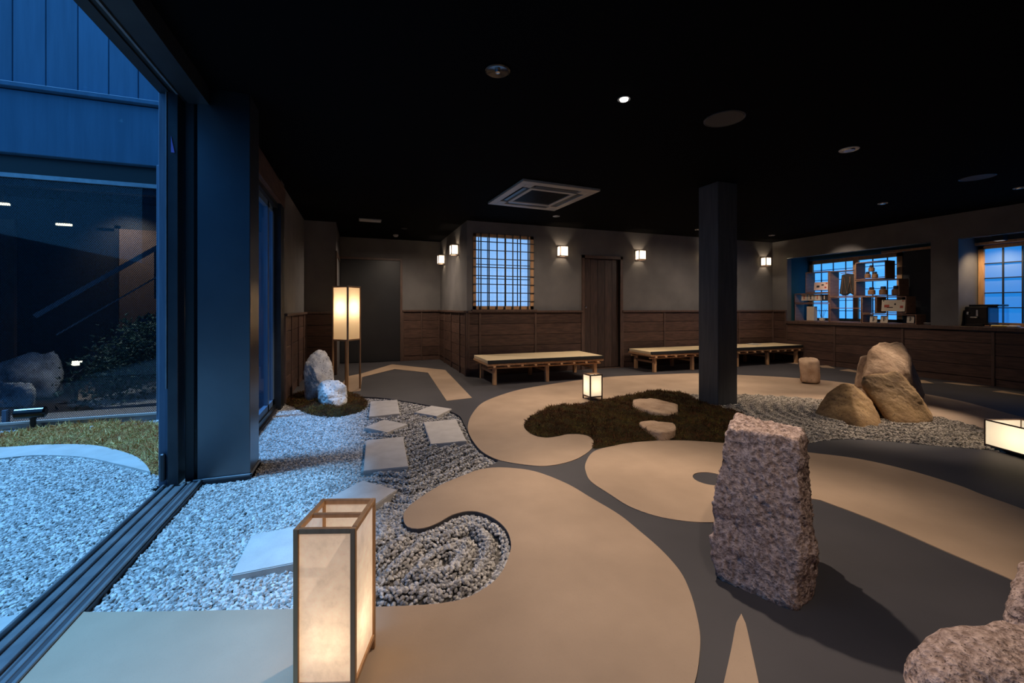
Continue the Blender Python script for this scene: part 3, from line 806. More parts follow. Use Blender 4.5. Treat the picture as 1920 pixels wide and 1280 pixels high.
# ================================================================== courtyard facade
YF = 5.20
fx1 = ony(297, YF); fx2 = ony(322, YF)
zs = H-(200-HY)*(YF/(CY-SY*(300-CX)/FOC))/FOC       # ledge
zb = H-(312-HY)*(YF/(CY-SY*(300-CX)/FOC))/FOC       # underside of the beam
fac = box('wall_courtyard', -5.0, -.95, YF+.10, YF+.2, zb, 5.2, 'bluewood', kind='structure')
u = -4.9; pitch = .235
while u < -.96:
    box('board', u+.003, min(u+pitch, -.95)-.003, YF+.06, YF+.10+random.uniform(-.004, .004)-.0, zs+.03, 5.2, 'bluewood', fac, .004)
    u += pitch
box('ledge', -5.0, fx2+.05, YF-.06, YF+.10, zs-.012, zs+.03, 'bluewood', fac, .004)
box('facade_beam', -5.0, fx2+.02, YF, YF+.10, zb, zs-.02, 'bluewood', fac, .006)
box('corner_wall', fx2, -.95, YF+.02, YF+.14, -.1, zb, 'bluewood', fac)
box('beam_gap_shadow', -5.0, fx1, YF+.08, YF+.16, zb-.28, zb, 'blackrubber', fac)  # solid black strip standing in for the shaded gap under the beam
post = box('facade_post', fx1, fx2, YF-.05, YF+.10, -.06, zb, 'bluepost', fac, .006)
w3 = boxes('window_3', [(-5.0, fx1, YF+.02, YF+.08, zb-.22, zb-.18), (-5.0, fx1, YF-.02, YF+.10, -.05, .035)], 'track', kind='structure')
box('sill_rail', -5.0, fx1, YF-.03, YF+.0, .035, .055, 'white', w3)
box('inner_sill', -5.0, fx1, YF+.10, YF+.45, -.02, .03, 'courtslab', w3)
box('pane', -5.0, fx1, YF+.045, YF+.051, .035, zb-.2, 'wireglass', w3)
box('stile', ony(8, YF)-.03, ony(8, YF)+.0, YF+.02, YF+.07, .035, .16, 'bluepost', w3)
# room behind the glass
rb = boxes('wall_stairwell', [(-6.5, -.96, 8.4, 8.5, -.1, 3.0)], 'nicheblack', kind='structure')
box('floor_stairwell', -6.5, -.96, YF+.1, 8.4, -.12, -.04, 'floor', kind='structure')
box('ceiling_stairwell', -6.5, -.96, YF+.1, 8.4, 2.75, 2.85, 'ceiling', kind='structure')
bx0, bz1 = ony(226, 8.4, 430)
box('brown_panel', bx0, -.97, 8.36, 8.4, .4, bz1, 'brownwall', rb)
box('panel_frame', bx0-.05, bx0, 8.33, 8.4, .4, bz1+.05, 'blackrubber', rb)
bxl, _ = ony(185, 8.4, 430)
box('panel_frame', bxl, bx0, 8.33, 8.4, bz1, bz1+.05, 'blackrubber', rb)
bxL, _ = ony(32, 8.4, 430)
box('brown_panel', -6.5, bxL, 8.34, 8.4, 0, 2.4, 'brownwall', rb)
box('wall_courtyard_west', -5.1, -5.0, -2.6, 9.0, -.1, 2.2, 'bluewood', kind='structure')
box('wall_courtyard_south', -5.1, -1.0, -2.7, -2.6, -.1, 5.0, 'bluewood', kind='structure')  # out of view; made tall to keep sky out of window reflections

# ================================================================== east wall: niches and counter
def ex(px, py=None, x=XE): return onx(px, x, py)
n1y0, n1y1 = ex(1745), ex(1476)          # niche span (near, far)
n2y1, n2y0 = ex(1797), 2.2
zc_ = .83; zt = 2.13
XB = XE+.70                              # back of the niche
we = boxes('wall_east', [(XE, XE+.12, n1y1, YN, 0, ZC), (XE, XE+.12, n1y0, n1y1, zt, ZC), (XE, XE+.12, n2y1, n1y0, 0, ZC), (XE, XE+.12, n2y0, n2y1, zt, ZC),
                         (XE, XE+.12, -2.6, n2y0, 0, ZC), (XE, XE+.12, n2y0, n1y1, 0, zc_-.06)], 'plaster', kind='structure')
wainscot(we, 'y', XE, -.5, n1y1+.0, [5.35, 4.3, 3.25, 2.2, 1.2, .2], -1, ztop=.76, rows=4, cap=False)
wainscot(we, 'y', XE, n1y1+.02, YN-.03, [], -1)
wnc = boxes('wall_niche', [(XB, XB+.05, n1y0-.2, n1y1+.05, zc_-.06, ZC), (XE+.12, XB, n1y1, n1y1+.05, zc_-.06, ZC), (XE+.12, XB, n1y0-.2, n1y1+.05, zt+.06, zt+.1)], 'niche', kind='structure')
boxes('niche_side', [(XE+.12, XB, n1y0-.05, n1y0, zc_-.06, ZC)], 'nicheblack', wnc)
boxes('niche_lining', [(XE+.55, XE+.60, n2y0, n2y1+.05, zc_-.06, ZC), (XE+.12, XE+.55, n2y1, n2y1+.05, zc_-.06, ZC), (XE+.12, XE+.60, n2y0, n2y1, zt+.04, zt+.1)], 'plaster', wnc)
ct = boxes('counter_top', [(XE-.05, XE-.002, -.5, n1y1-.003, zc_-.055, zc_), (XE-.002, XB-.055, n1y0+.004, n1y1-.004, zc_-.055, zc_), (XE-.002, XE+.545, n2y0+.004, n2y1-.004, zc_-.055, zc_)], 'wood_batten', bev=.003)
tag(ct, 'long dark wooden counter top under the blue shoji niches', 'counter')
box('edge_trim', XE-.004, XE+.0, n1y0, n1y1, zt-.008, zt+.004, 'chrome', we)
box('edge_trim', XE-.004, XE+.0, n2y0, n2y1, zt-.008, zt+.004, 'chrome', we)
# wide shoji behind the display shelves
py0, py1 = onx(1692, XB-.04), onx(1518, XB-.04)
pz1 = H-(490-HY)*((XB-.04)/(SY+CY*(1518-CX)/FOC))/FOC
w4 = boxes('window_4', [(XB-.05, XB-.01, py0, py1, pz1-.075, pz1), (XB-.05, XB-.01, py0, py1, zc_, zc_+.06), (XB-.05, XB-.01, py1-.07, py1, zc_, pz1), (XB-.05, XB-.01, py0, py0+.08, zc_, pz1),
                        (XB-.06, XB-.01, onx(1604, XB-.05)-.05, onx(1604, XB-.05)+.04, zc_, pz1)], 'cedar', kind='structure')
box('paper_screen', XB-.012, XB-.006, py0, py1, zc_, pz1, 'shojideep', w4)
for i in range(1, 7):
    yy = py0+(py1-py0)*i/7; box('muntin', XB-.03, XB-.014, yy-.007, yy+.007, zc_, pz1, 'lattice', w4)
for i in range(1, 6):
    zz = zc_+(pz1-zc_)*i/6; box('muntin', XB-.028, XB-.014, py0, py1, zz-.006, zz+.006, 'lattice', w4)
box('head_rail', XB-.09, XB-.05, onx(1746, XB-.07), py0+.3, pz1+.0, pz1+.045, 'cedar', w4, .004)
box('sliding_panel', XB-.03, XB-.006, n1y0, py0-.005, zc_, pz1-.005, 'nicheblack', w4)
# second shoji
XS = XE+.53
qy1 = onx(1836, XS); qz1 = H-(462-HY)*(XS/(SY+CY*(1836-CX)/FOC))/FOC
w5 = boxes('window_5', [(XS-.03, XS+.01, n2y0, qy1, qz1-.05, qz1), (XS-.03, XS+.01, n2y0, qy1, zc_, zc_+.05), (XS-.03, XS+.01, qy1-.06, qy1, zc_, qz1)], 'cedar', kind='structure')
box('paper_screen', XS+.012, XS+.018, n2y0, qy1, zc_, qz1, 'shojidark', w5)
for i in range(1, 4):
    yy = qy1-.06-(qy1-.06-onx(1881, XS))*i; box('muntin', XS-.01, XS+.01, yy-.008, yy+.008, zc_, qz1, 'lattice', w5)
for i in range(1, 5):
    zz = zc_+.05+(qz1-.05-zc_-.05)*i/5; box('muntin', XS-.008, XS+.01, n2y0, qy1, zz-.007, zz+.007, 'lattice', w5)
box('head_rail', XS-.10, XS-.03, n2y0, qy1+.05, qz1+.01, qz1+.05, 'cedar', w5, .004)

# ================================================================== black pillar
pl = empty('square_pillar', 'black square wooden pillar standing in the gravel bed by the moss', 'pillar', (3.895, 3.76, 0))
box('shaft', -.143, .143, -.143, .143, -.02, ZC, 'pillar', pl, .006)
box('base_shoe', -.150, .150, -.150, .150, -.02, .012, 'blackrubber', pl, .004)

# ================================================================== rocks
def PZ(l): return [pdz(*p) for p in l]
rock('standing_stone', PZ([(1345,1.70,-.02),(1493,1.515,-.02),(1531,1.565,-.02),(1352,1.98,-.02),(1525,1.86,-.02),(1326,1.73,.12),(1337,1.94,.13),(1535,1.575,.15),(1530,1.86,.15),
     (1338,1.75,.34),(1526,1.63,.30),(1500,1.555,.3),(1356,1.76,.565),(1368,1.755,.607),(1498,1.615,.600),(1381,1.93,.628),(1511,1.75,.612),(1518,1.70,.47),(1370,1.96,.40)]),
     'granite', 'tall tapering pink granite stone standing on the dark floor', 'stone', round_=46, amp=.010, freq=11, sub=6, seed=1, rough=1.8, ridge=.016, step=.055)
rock('boulder', PZ([(1650,1.0,-.02),(1690,.88,-.02),(2080,.78,-.02),(2120,1.22,-.02),(1730,1.22,-.02),(1686,1.02,.17),(1719,1.09,.26),(1750,1.13,.285),(1805,1.13,.295),(1861,1.13,.305),(1960,1.12,.27),
     (1775,1.0,.295),(1819,.985,.30),(1889,.965,.29),(2000,.92,.27),(1720,.93,.17),(2080,1.1,.2)]), 'granite', 'pinkish granite boulder cut off by the lower right corner', 'boulder', round_=14, amp=.014, freq=8, sub=5, seed=2, rough=.9)
rock('boulder', PZ([(1872,1.36,.0),(1872,1.36,.12),(1886,1.36,.17),(1908,1.38,.21),(1960,1.38,.24),(2050,1.38,.2),(2060,1.3,0),(2060,1.65,0),(1890,1.62,0),(1905,1.55,.18),(2040,1.6,.18),(1890,1.3,0),(1950,1.27,.1)]),
     'granite', 'granite boulder at the right edge behind the lower right boulder', 'boulder', round_=14, amp=.013, freq=8, sub=5, seed=3, rough=.9)
rock('boulder', PZ([(1525,4.33,-.02),(1608,3.80,-.02),(1656,3.84,-.02),(1645,4.45,-.02),(1550,4.75,-.02),(1533,4.33,.08),(1556,4.3,.265),(1583,4.2,.37),(1598,4.17,.355),(1612,4.15,.30),(1600,4.0,.22),(1607,3.83,.05),(1645,3.95,.10),(1630,4.1,.22)]),
     'brownrock', 'brown pyramid shaped rock at the left front of the rock group', 'rock', 'brown rock group on the right gravel', round_=44, amp=.017, freq=4.5, seed=4, rough=.5)
rock('boulder', PZ([(1668,4.03,-.02),(1698,3.92,-.02),(1752,4.02,-.02),(1752,4.03,.04),(1750,4.5,-.02),(1640,4.55,-.02),(1613,4.3,.33),(1621,4.35,.395),(1650,4.36,.42),(1681,4.38,.455),(1691,4.33,.44),(1722,4.18,.26),(1742,4.1,.12),(1640,4.2,.22),(1672,4.05,.05)]),
     'brownrock', 'yellowish brown leaning rock at the right front of the rock group', 'rock', 'brown rock group on the right gravel', round_=44, amp=.017, freq=4.5, seed=5, rough=.5)
rock('boulder', PZ([(1608,5.1,-.02),(1724,4.95,-.02),(1738,5.35,-.02),(1615,5.6,-.02),(1721,5.0,.14),(1719,5.05,.27),(1717,5.05,.42),(1706,5.1,.54),(1696,5.12,.68),(1689,5.15,.715),(1648,5.15,.705),(1636,5.12,.64),(1625,5.1,.52),(1617,5.0,.32),(1611,5.05,.15),(1660,4.85,.3),(1690,4.85,.35)]),
     'tanrock', 'tallest tan rock rising at the back of the rock group', 'rock', 'brown rock group on the right gravel', round_=44, amp=.017, freq=4.5, seed=6, rough=.5, ridge=.02)
rock('boulder', PZ([(1600,5.75,-.02),(1636,5.75,-.02),(1603,6.1,-.02),(1640,6.1,-.02),(1605,5.75,.30),(1613,5.78,.46),(1632,5.8,.47),(1640,6.0,.4),(1608,6.0,.3)]),
     'tanrock', 'small pinkish rock half hidden behind the left side of the tallest tan rock', 'rock', 'brown rock group on the right gravel', round_=18, amp=.012, freq=5, sub=4, seed=7)
rock('stone_stool', PZ([(1499,6.1,-.01),(1519,6.02,-.01),(1536,6.03,-.01),(1540,6.2,-.01),(1500,6.36,-.01),(1530,6.4,-.01),(1497,6.1,.18),(1541,6.1,.14),(1538,6.1,.25),(1495,6.12,.355),(1512,6.03,.345),(1533,6.05,.345),(1537,6.2,.35),(1500,6.36,.37),(1530,6.4,.36)]),
     'tanrock', 'low tan stone with a flat top near the far benches', 'stone', round_=18, amp=.012, freq=7, sub=4, seed=8)
rock('garden_rock', PZ([(571,5.0,-.02),(628,5.0,-.02),(574,5.3,-.02),(622,5.32,-.02),(569,5.0,.22),(571,5.02,.46),(580,5.05,.535),(600,5.1,.60),(610,5.1,.57),(620,5.08,.44),(627,5.03,.31),(629,5.0,.2),(585,4.93,.4),(600,4.9,.2),(590,5.25,.5)]),
     'greyrock', 'taller pale grey rock standing on the moss by the window', 'rock', round_=34, amp=.016, freq=7, seed=9, rough=.7)
rock('garden_rock', PZ([(600,4.72,.0),(613,4.62,.0),(632,4.62,.0),(650,4.72,.0),(605,4.95,.0),(645,4.95,.0),(594,4.75,.22),(604,4.75,.285),(616,4.78,.30),(641,4.8,.265),(649,4.78,.225),(652,4.75,.1),(600,4.68,.12),(612,4.62,.15)]),
     'greyrock', 'shorter pale grey rock in front of the taller one on the moss', 'rock', round_=30, amp=.014, freq=8, seed=10, rough=.7)
sa = [(1184,747),(1224,743),(1248,752),(1271,756),(1276,768),(1259,774),(1216,767),(1187,757)]
rock('moss_stone', [onz(p[0], p[1], .10) for p in sa]+[onz(p[0]+(1 if p[0] > 1230 else -1)*2, p[1]+2, .10)-Vector((0, 0, .12)) for p in sa],
     'tanrock', 'larger flat stone embedded in the dark moss', 'stone', round_=16, amp=.012, freq=8, sub=4, seed=11)
sb = [(1196,787),(1210,785),(1265,788),(1272,801),(1265,806),(1239,809),(1213,803),(1198,794)]
rock('moss_stone', [onz(p[0], p[1], .078) for p in sb]+[onz(p[0], p[1]+2, .078)-Vector((0, 0, .09)) for p in sb],
     'tanrock', 'smaller pinkish flat stone near the front edge of the dark moss', 'stone', round_=16, amp=.009, freq=8, sub=4, seed=12)

# ================================================================== lanterns
def point(loc, p, col=(1, .78, .54), r=.03, parent=None):
    d = bpy.data.lights.new('lamp_light', 'POINT'); d.energy = p; d.color = col; d.shadow_soft_size = r
    o = bpy.data.objects.new('lamp_light', d); COL.objects.link(o); o.location = loc
    if parent: o.parent = parent
    return o
def andon(name, label, c0, u, v, su, sv, h, leg, post, m, m_paper, p, zl, cross=False, zpaper=None, r=.025):
    """paper lantern: corner c0 on the floor, unit edges u and v"""
    rz = math.atan2(u.y, u.x)
    t = empty(name, label, 'lantern', (c0.x, c0.y, c0.z), rz)
    w = post
    for i, (a, b) in enumerate(((0, 0), (su-w, 0), (su-w, sv-w), (0, sv-w))):
        box('post', a, a+w, b, b+w, 0, h, m, t, w*.1)
    z0 = zpaper if zpaper is not None else leg
    for z in (z0, h-w):
        for q in ((w, su-w, 0, w), (w, su-w, sv-w, sv), (0, w, w, sv-w), (su-w, su, w, sv-w)):
            box('rail', q[0], q[1], q[2]+.0008, q[3]-.0008, z, z+w, m, t, w*.08)
    if cross: box('cross_bar', w, su-w, sv*.47, sv*.47+w*.8, h-w*.95, h-w*.1, m, t, w*.08)
    zb_, zt_ = z0+w*.5, h-w*.6
    for q in (xz(w, su-w, w*.45, zb_, zt_), xz(w, su-w, sv-w*.45, zb_, zt_), yz(w*.45, w, sv-w, zb_, zt_), yz(su-w*.45, w, sv-w, zb_, zt_)):
        sheets('paper_panel', [q], m_paper, t)
    so = box('bulb_socket', su/2-.018, su/2+.018, sv/2-.018, sv/2+.018, z0+w*.5, zl-.03, 'white', t, .003)
    bl = lathe_obj('bulb', [(.004, zl-.035), (.016, zl-.03), (.022, zl), (.015, zl+.02), (.003, zl+.026)], 'bulb', so, 10, Matrix.Translation((su/2, sv/2, 0)), True)
    box('base_board', w, su-w, w, sv-w, z0, z0+w*.5, m, t)
    point((su/2, sv/2, zl+.05), p, parent=t, r=r)
    return t
def cam_dir(l, d): return (W(l, d)-W(0, 0)).normalized()
FLc, FRc, BRc = Vector((-.172, 1.309, 0)), Vector((-.012, 1.255, 0)), Vector((.042, 1.437, 0))
u = (FRc-FLc).normalized(); v = Vector((-u.y, u.x, 0))
andon('paper_lantern', 'tall open topped paper lantern in a cedar frame in the near foreground', FLc+Vector((0, 0, .004)), u, v, .172, .192, .48, .035, .0145, 'cedarpost', 'washi', .42, .12, cross=True)
c0 = W(-2.144, 5.5); u = cam_dir(.0869, .246); v = cam_dir(-.246, .0869)
andon('floor_lamp', 'tall slender paper floor lamp on open legs beside the grey rocks', c0+Vector((0, 0, .004)), u, v, .26, .26, 1.385, .05, .020, 'cedarpost', 'washi_tall', 4.2, 1.05, zpaper=.66, r=.02)
c0 = W(.921, 4.966); u = cam_dir(.1615, .0642); v = cam_dir(-.0642, .1615)
sl = andon('paper_lantern', 'small square paper lantern on the plaster band behind the moss', c0+Vector((0, 0, .004)), u, v, .174, .174, .304, .035, .014, 'wood_batten', 'washi_glow', .4, .12)
box('top_board', .01, .164, .045, .10, .302, .308, 'cedarpost', sl)
c0 = W(3.77, 3.32); u = cam_dir(1, 0.02); v = cam_dir(-.1, -.99)
# low box lantern: u runs right, so start at the near left corner
c1 = c0+v*.42
andon('box_lantern', 'low wide paper box lantern at the right edge on the gravel', c1+Vector((0, 0, .004)), u, -v, .30, .42, .222, .02, .010, 'wood_batten', 'washi_glow', 2.0, .08)

# ================================================================== benches
def bench(label, x0, x1, y0, y1, zt=.36):
    t = empty('tatami_bench', label, 'bench', ((x0+x1)/2, (y0+y1)/2, 0), 0, 'low tatami benches along the far wall')
    L, D = (x1-x0)/2, (y1-y0)/2
    box('tatami_mat', -L+.005, L-.005, -D+.03, D-.03, zt-.05, zt, 'tatami', t, .006)
    for s in (-1, 1): box('mat_border', -L+.006, L-.006, s*(D-.015)-.017, s*(D-.015)+.017, zt-.05, zt-.001, 'tatamiedge', t, .004)
    for s in (-1, 1): box('long_rail', -L, L, s*(D-.03)-.022, s*(D-.03)+.022, zt-.082, zt-.05, 'cedar', t, .003)
    for s in (-1, 1): box('end_rail', s*(L-.02)-.02, s*(L-.02)+.02, -D+.052, D-.052, zt-.08, zt-.05, 'cedar', t, .003)
    n = 9
    for i in range(n):
        xx = -L+.10+(2*L-.2)*i/(n-1)
        box('cross_slat', xx-.02, xx+.02, -D-.006, D+.006, zt-.108, zt-.082, 'cedar', t, .003)
    for s in (-1, 1): box('lower_rail', -L+.02, L-.02, s*(D-.075)-.018, s*(D-.075)+.018, zt-.130, zt-.108, 'cedar', t, .003)
    for xx in (-L+.12, 0, L-.12):
        for s in (-1, 1): box('leg', xx-.027, xx+.027, s*(D-.075)-.027, s*(D-.075)+.027, 0, zt-.108, 'cedar', t, .004)
        box('stretcher', xx-.014, xx+.014, -D+.10, D-.10, .15, .185, 'cedar', t, .003)
    return t
bench('low cedar bench with tatami top left of the small lantern', 1.70, 3.58, 5.66, 6.46)
bench('low cedar bench with tatami top partly hidden behind the black pillar', 4.63, 6.49, 5.86, 6.52)
bench('low cedar bench with tatami top in the far right corner', 6.53, 8.33, 5.90, 6.55)
bk = box('booklet', -.14, .14, -.10, .10, 0, .012, 'white', bev=.002)
bk.location = (7.55, 6.36, .3605); bk.rotation_euler = (0, 0, .3); tag(bk, 'white booklet lying on the far right bench', 'booklet')

# ================================================================== wall sconces
SC_W = 3.4
def sconce(label, loc, rz):
    t = empty('wall_sconce', label, 'wall lamp', loc, rz, 'square paper wall lamps')
    s, dp, f = .075, .13, .012           # local: -Y faces the room
    for a in (-1, 1):
        for b in (-dp, -f): box('frame_post', a*s-f/2, a*s+f/2, b, b+f, -.09, .09, 'wood_batten', t)
    for z in (-.09, .09-f):
        for b in (-dp, -f): box('frame_rail', -s+f/2, s-f/2, b, b+f, z, z+f, 'wood_batten', t)
        for a in (-1, 1): box('frame_rail', a*s-f/2, a*s+f/2, -dp+f, -f, z, z+f, 'wood_batten', t)
    sheets('paper_shade', [xz(-s+.005, s-.005, -dp+.006, -.08, .08), yz(-s, -dp+.01, -.004, -.08, .08), yz(s, -dp+.01, -.004, -.08, .08)], 'sconce', t)
    point((0, -.06, .0), SC_W, parent=t, r=.02)
    return t
def nsc(px, py, label):
    xx, zz = ony(px, YN, py); sconce(label, (xx, YN-.003, zz), 0)
nsc(1052, 472, 'square paper wall lamp between the lattice window and the plank door')
nsc(1197, 479, 'square paper wall lamp just right of the plank door')
nsc(1322, 485, 'square paper wall lamp hidden behind the black pillar')
nsc(1431, 491, 'square paper wall lamp in the far right corner of the back wall')
yy, zz = onx(858, 1.64, 469); sconce('square paper wall lamp on the alcove side wall, nearer the room', (1.637, min(yy, 8.2), zz), -PI/2)
yy, zz = onx(833, 1.64, 487); sconce('square paper wall lamp on the alcove side wall, deepest in the alcove', (1.637, min(yy, 8.85), zz), -PI/2)

# ================================================================== ceiling fittings
def ceil_pt(px, py, z=ZC): 
    d = FOC*(z-H)/(HY-py); return W((px-CX)/FOC*d, d, z)
def downlight(px, py, label, r=.055, on=False, group='small recessed downlights', cone='chrome'):
    p = ceil_pt(px, py)
    t = empty('downlight', label, 'downlight', p, 0, group)
    lathe_obj('trim_ring', [(r*.72, -.004), (r*.95, -.007), (r, -.004), (r, 0)], 'white' if cone == 'chrome' else cone, t, 20)
    lathe_obj('lamp_face', [(.001, -.012), (r*.55, -.012), (r*.62, -.004)], 'lamp_on' if on else cone, t, 16)
downlight(1170, 185, 'the one glowing round downlight near the middle of the ceiling', .045, True, cone='speaker')
downlight(1592, 280, 'tilted round downlight right of the pillar top', .075)
downlight(1655, 381, 'small round downlight above the display niche')
downlight(1912, 352, 'small round downlight at the right edge of the ceiling')
downlight(1043, 405, 'small round downlight just below the ceiling air conditioner')
downlight(1447, 441, 'small round downlight above the far right room corner')
downlight(1309, 430, 'small round downlight peeking out beside the pillar top')
downlight(758, 428, 'small dark round downlight over the alcove', cone='speaker')
p = ceil_pt(933, 130)
t = empty('ceiling_sensor', 'dark round ceiling fitting with a small bright centre at the top', 'downlight', p)
lathe_obj('housing', [(.075, 0), (.075, -.012), (.066, -.016), (.02, -.008)], 'blackgloss', t, 28)
lathe_obj('lens', [(.001, -.022), (.014, -.02), (.018, -.008)], 'chrome', t, 14)
for px, py, lb in ((1358, 222, 'round dark ceiling speaker left of the tilted downlight'), (1832, 332, 'round dark ceiling speaker near the right edge of the ceiling')):
    p = ceil_pt(px, py)
    t = empty('ceiling_speaker', lb, 'speaker', p, 0, 'round ceiling speakers')
    lathe_obj('grille', [(.001, -.006), (.128, -.006), (.13, -.003)], 'speaker', t, 36)
    lathe_obj('rim', [(.13, -.003), (.138, -.008), (.142, -.006), (.142, 0)], 'darkmetal', t, 36, cap=False)
p = ceil_pt(742, 440); t = empty('smoke_detector', 'small white smoke detector over the alcove', 'smoke detector', p)
lathe_obj('body', [(.05, 0), (.05, -.02), (.03, -.04), (.001, -.042)], 'white', t, 20)
p = ceil_pt(694, 412)
t = empty('ceiling_vent', 'pale rectangular ceiling vent over the alcove entrance', 'vent', p)
box('plate', -.17, .17, -.09, .09, -.018, 0, 'whitepanel', t, .004)
for i in range(5): box('louvre', -.15, .15, -.07+i*.031, -.055+i*.031, -.022, -.016, 'white', t)
# cassette air conditioner
a, b, c, dd = (ceil_pt(*q, z=ZC-.025) for q in ((921.6,382.5), (972,337.8), (1119,356.5), (1046,395.5)))
ctr = (a+b+c+dd)/4
t = empty('air_conditioner', 'square ceiling cassette air conditioner with dark grille', 'air conditioner', (ctr.x, ctr.y, ZC), math.atan2((dd-a).y, (dd-a).x))
sx, sy = ((dd-a).length+(c-b).length)/4, ((b-a).length+(c-dd).length)/4
rad = t.rotation_euler[2]
boxes('frame', [(-sx, sx, -sy, -sy*.82, -.03, 0), (-sx, sx, sy*.82, sy, -.03, 0), (-sx, -sx*.82, -sy*.82, sy*.82, -.03, 0), (sx*.82, sx, -sy*.82, sy*.82, -.03, 0)], 'whitepanel', t, .004)
boxes('inner_frame', [(-sx*.62, sx*.62, -sy*.62, -sy*.52, -.034, 0), (-sx*.62, sx*.62, sy*.52, sy*.62, -.034, 0), (-sx*.62, -sx*.52, -sy*.52, sy*.52, -.034, 0), (sx*.52, sx*.62, -sy*.52, sy*.52, -.034, 0)], 'whitepanel', t, .004)
box('recess', -sx*.82, sx*.82, -sy*.82, sy*.82, -.008, 0, 'blackrubber', t)
for q in ((-.55, .55, .66, .76), (-.55, .55, -.76, -.66), (.66, .76, -.55, .55), (-.76, -.66, -.55, .55)):
    box('air_flap', sx*q[0], sx*q[1], sy*q[2], sy*q[3], -.024, -.016, 'darkmetal', t, .002)
for q in ((.62, .82), (-.82, -.62)):
    for s in ((.62, .82), (-.82, -.62)): box('corner_plate', sx*q[0], sx*q[1], sy*s[0], sy*s[1], -.03, 0, 'whitepanel', t, .003)
for i in range(16):
    yy = -sy*.5+sy*i/15.5; box('grille_bar', -sx*.52, sx*.52, yy, yy+.008, -.026, -.012, 'blackrubber', t)

# ================================================================== display cubbies and goods on the counter
XD = XE+.11
def cyz(cx, cy): return onx(1440+cx/4.266, XD, 400+cy/4.266)
def cubby(label, x0, y0, x1, y1, shelves=(), back=.26):
    ya, zb_ = cyz(x0, y0); yb, za = cyz(x1, y1)
    _, zb2 = cyz(x1, y0); z1 = (zb_+zb2)/2
    _, za2 = cyz(x0, y1); z0 = (za+za2)/2
    z0 = max(z0, zc_+.001)
    t = empty('display_cubby', label, 'shelf box', (XD, (ya+yb)/2, z0), 0, 'wooden display cubbies in the niche')
    w = (ya-yb)/2; h = z1-z0; e = .012
    box('side_panel', 0, back, w-e, w, 0, h, 'cubby', t); box('side_panel', 0, back, -w, -w+e, 0, h, 'cubby', t)
    box('top_panel', 0, back, -w+e, w-e, h-e, h, 'cubby', t); box('bottom_panel', 0, back, -w+e, w-e, 0, e, 'cubby', t)
    for s in shelves: box('shelf', 0, back, -w+e, w-e, h*s, h*s+e, 'cubby', t)
    return (ya+yb)/2, z0, w, h
cubby('narrow upper left cubby with a leaning pink card', 300, 466, 484, 634)
cubby('low cubby holding a row of four small packets', 212, 638, 484, 716)
cubby('lower left cubby with a tall white box and reed diffuser', 214, 720, 486, 872)
cubby('large middle cubby with hanging black garment', 490, 456, 694, 664)
cubby('lower middle cubby with one shelf, nearly empty', 492, 668, 746, 880, (.55,))
cubby('top right cubby with three small dark jars', 698, 384, 940, 526)
cubby('right cubby with three brown jars in a row', 698, 530, 1050, 660)
cubby('small lower right cubby standing empty beside the framed card', 750, 664, 860, 800)
cubby('right hand cubby behind the printed card', 864, 664, 1106, 798)
cubby('long bottom right cubby with three leaning cards', 752, 806, 1186, 892)

def put(cx, cy): return cyz(cx, cy)
def card(label, x0, y0, x1, y1, m='card', marks=(), dx=.05, tilt=.12, cat='card', name='printed_card', th=.008, group=None):
    ya, z1 = cyz(x0, y0); yb, z0 = cyz(x1, y1)
    _, z1b = cyz(x1, y0); _, z0b = cyz(x0, y1); z1 = (z1+z1b)/2-.006; z0 = (z0+z0b)/2+.016
    t = empty(name, label, cat, (XD+dx, (ya+yb)/2, z0), 0, group)
    w, h = (ya-yb)/2, z1-z0
    R = Matrix.Rotation(tilt, 4, 'Y')
    box('sheet', 0, th, -w, w, 0, h, m, t, mtx=R)
    for (u0, v0, u1, v1, mm) in marks:     # printed marks, thin ink relief: u from left, v from top
        box('print_mark', -.0015, 0, w-2*w*u0, w-2*w*u1, h*(1-v1), h*(1-v0), mm, t, mtx=R)
    return t
card('pink flowered card leaning in the upper left cubby', 352, 545, 470, 618, 'pinkcard', [(.18,.42,.38,.68,'ink'), (.5,.3,.66,.45,'ink'), (.78,.12,.9,.3,'redink'), (.72,.6,.85,.8,'redink')])
card('cream printed card with orange flower in front of the right hand cubby', 905, 688, 1092, 790, 'card', [(.12,.42,.34,.66,'redink'), (.55,.3,.62,.45,'ink'), (.8,.5,.93,.72,'redink'), (.05,.03,.1,.12,'ink'), (.24,.62,.5,.7,'ink'), (.86,.05,.96,.14,'redink')], dx=.0)
for x0, lb, m, mk in ((252, 'first cream packet in the row of four', 'card', 'redink'), (306, 'second cream packet in the row of four, black stripe', 'card', 'ink'), (358, 'third packet in the row of four, brownish', 'card', 'redink'), (414, 'black packet at the right end of the row of four', 'ink', 'card')):
    card(lb, x0, 644, x0+44, 703, m, [(.42,.2,.58,.8,mk)], tilt=.03, th=.06, cat='packet', name='small_packet', group='packets in the low cubby')
for x0, lb, mk in ((806, 'left leaning card in the bottom right cubby', 'ink'), (892, 'middle leaning card in the bottom right cubby, bold stroke', 'ink'), (1102, 'right leaning card at the end of the bottom right cubby', 'ink')):
    card(lb, x0, 815, x0+58, 884, 'card', [(.40,.2,.54,.75,mk), (.62,.3,.68,.6,mk)], dx=.02, group='leaning cards in the bottom cubby')
ya, z1 = cyz(300, 740); yb, z0 = cyz(358, 862)
tb = box('tall_box', 0, .10, -(ya-yb)/2, (ya-yb)/2, 0, z1-z0-.02, 'card', bev=.003); tb.location = (XD+.03, (ya+yb)/2, zc_+.014)
tag(tb, 'tall narrow white box in the lower left cubby', 'box')
yy, z0 = cyz(410, 860)
t = empty('reed_diffuser', 'small reed diffuser with crossed dark sticks in the lower left cubby', 'diffuser', (XD+.08, yy, zc_+.014))
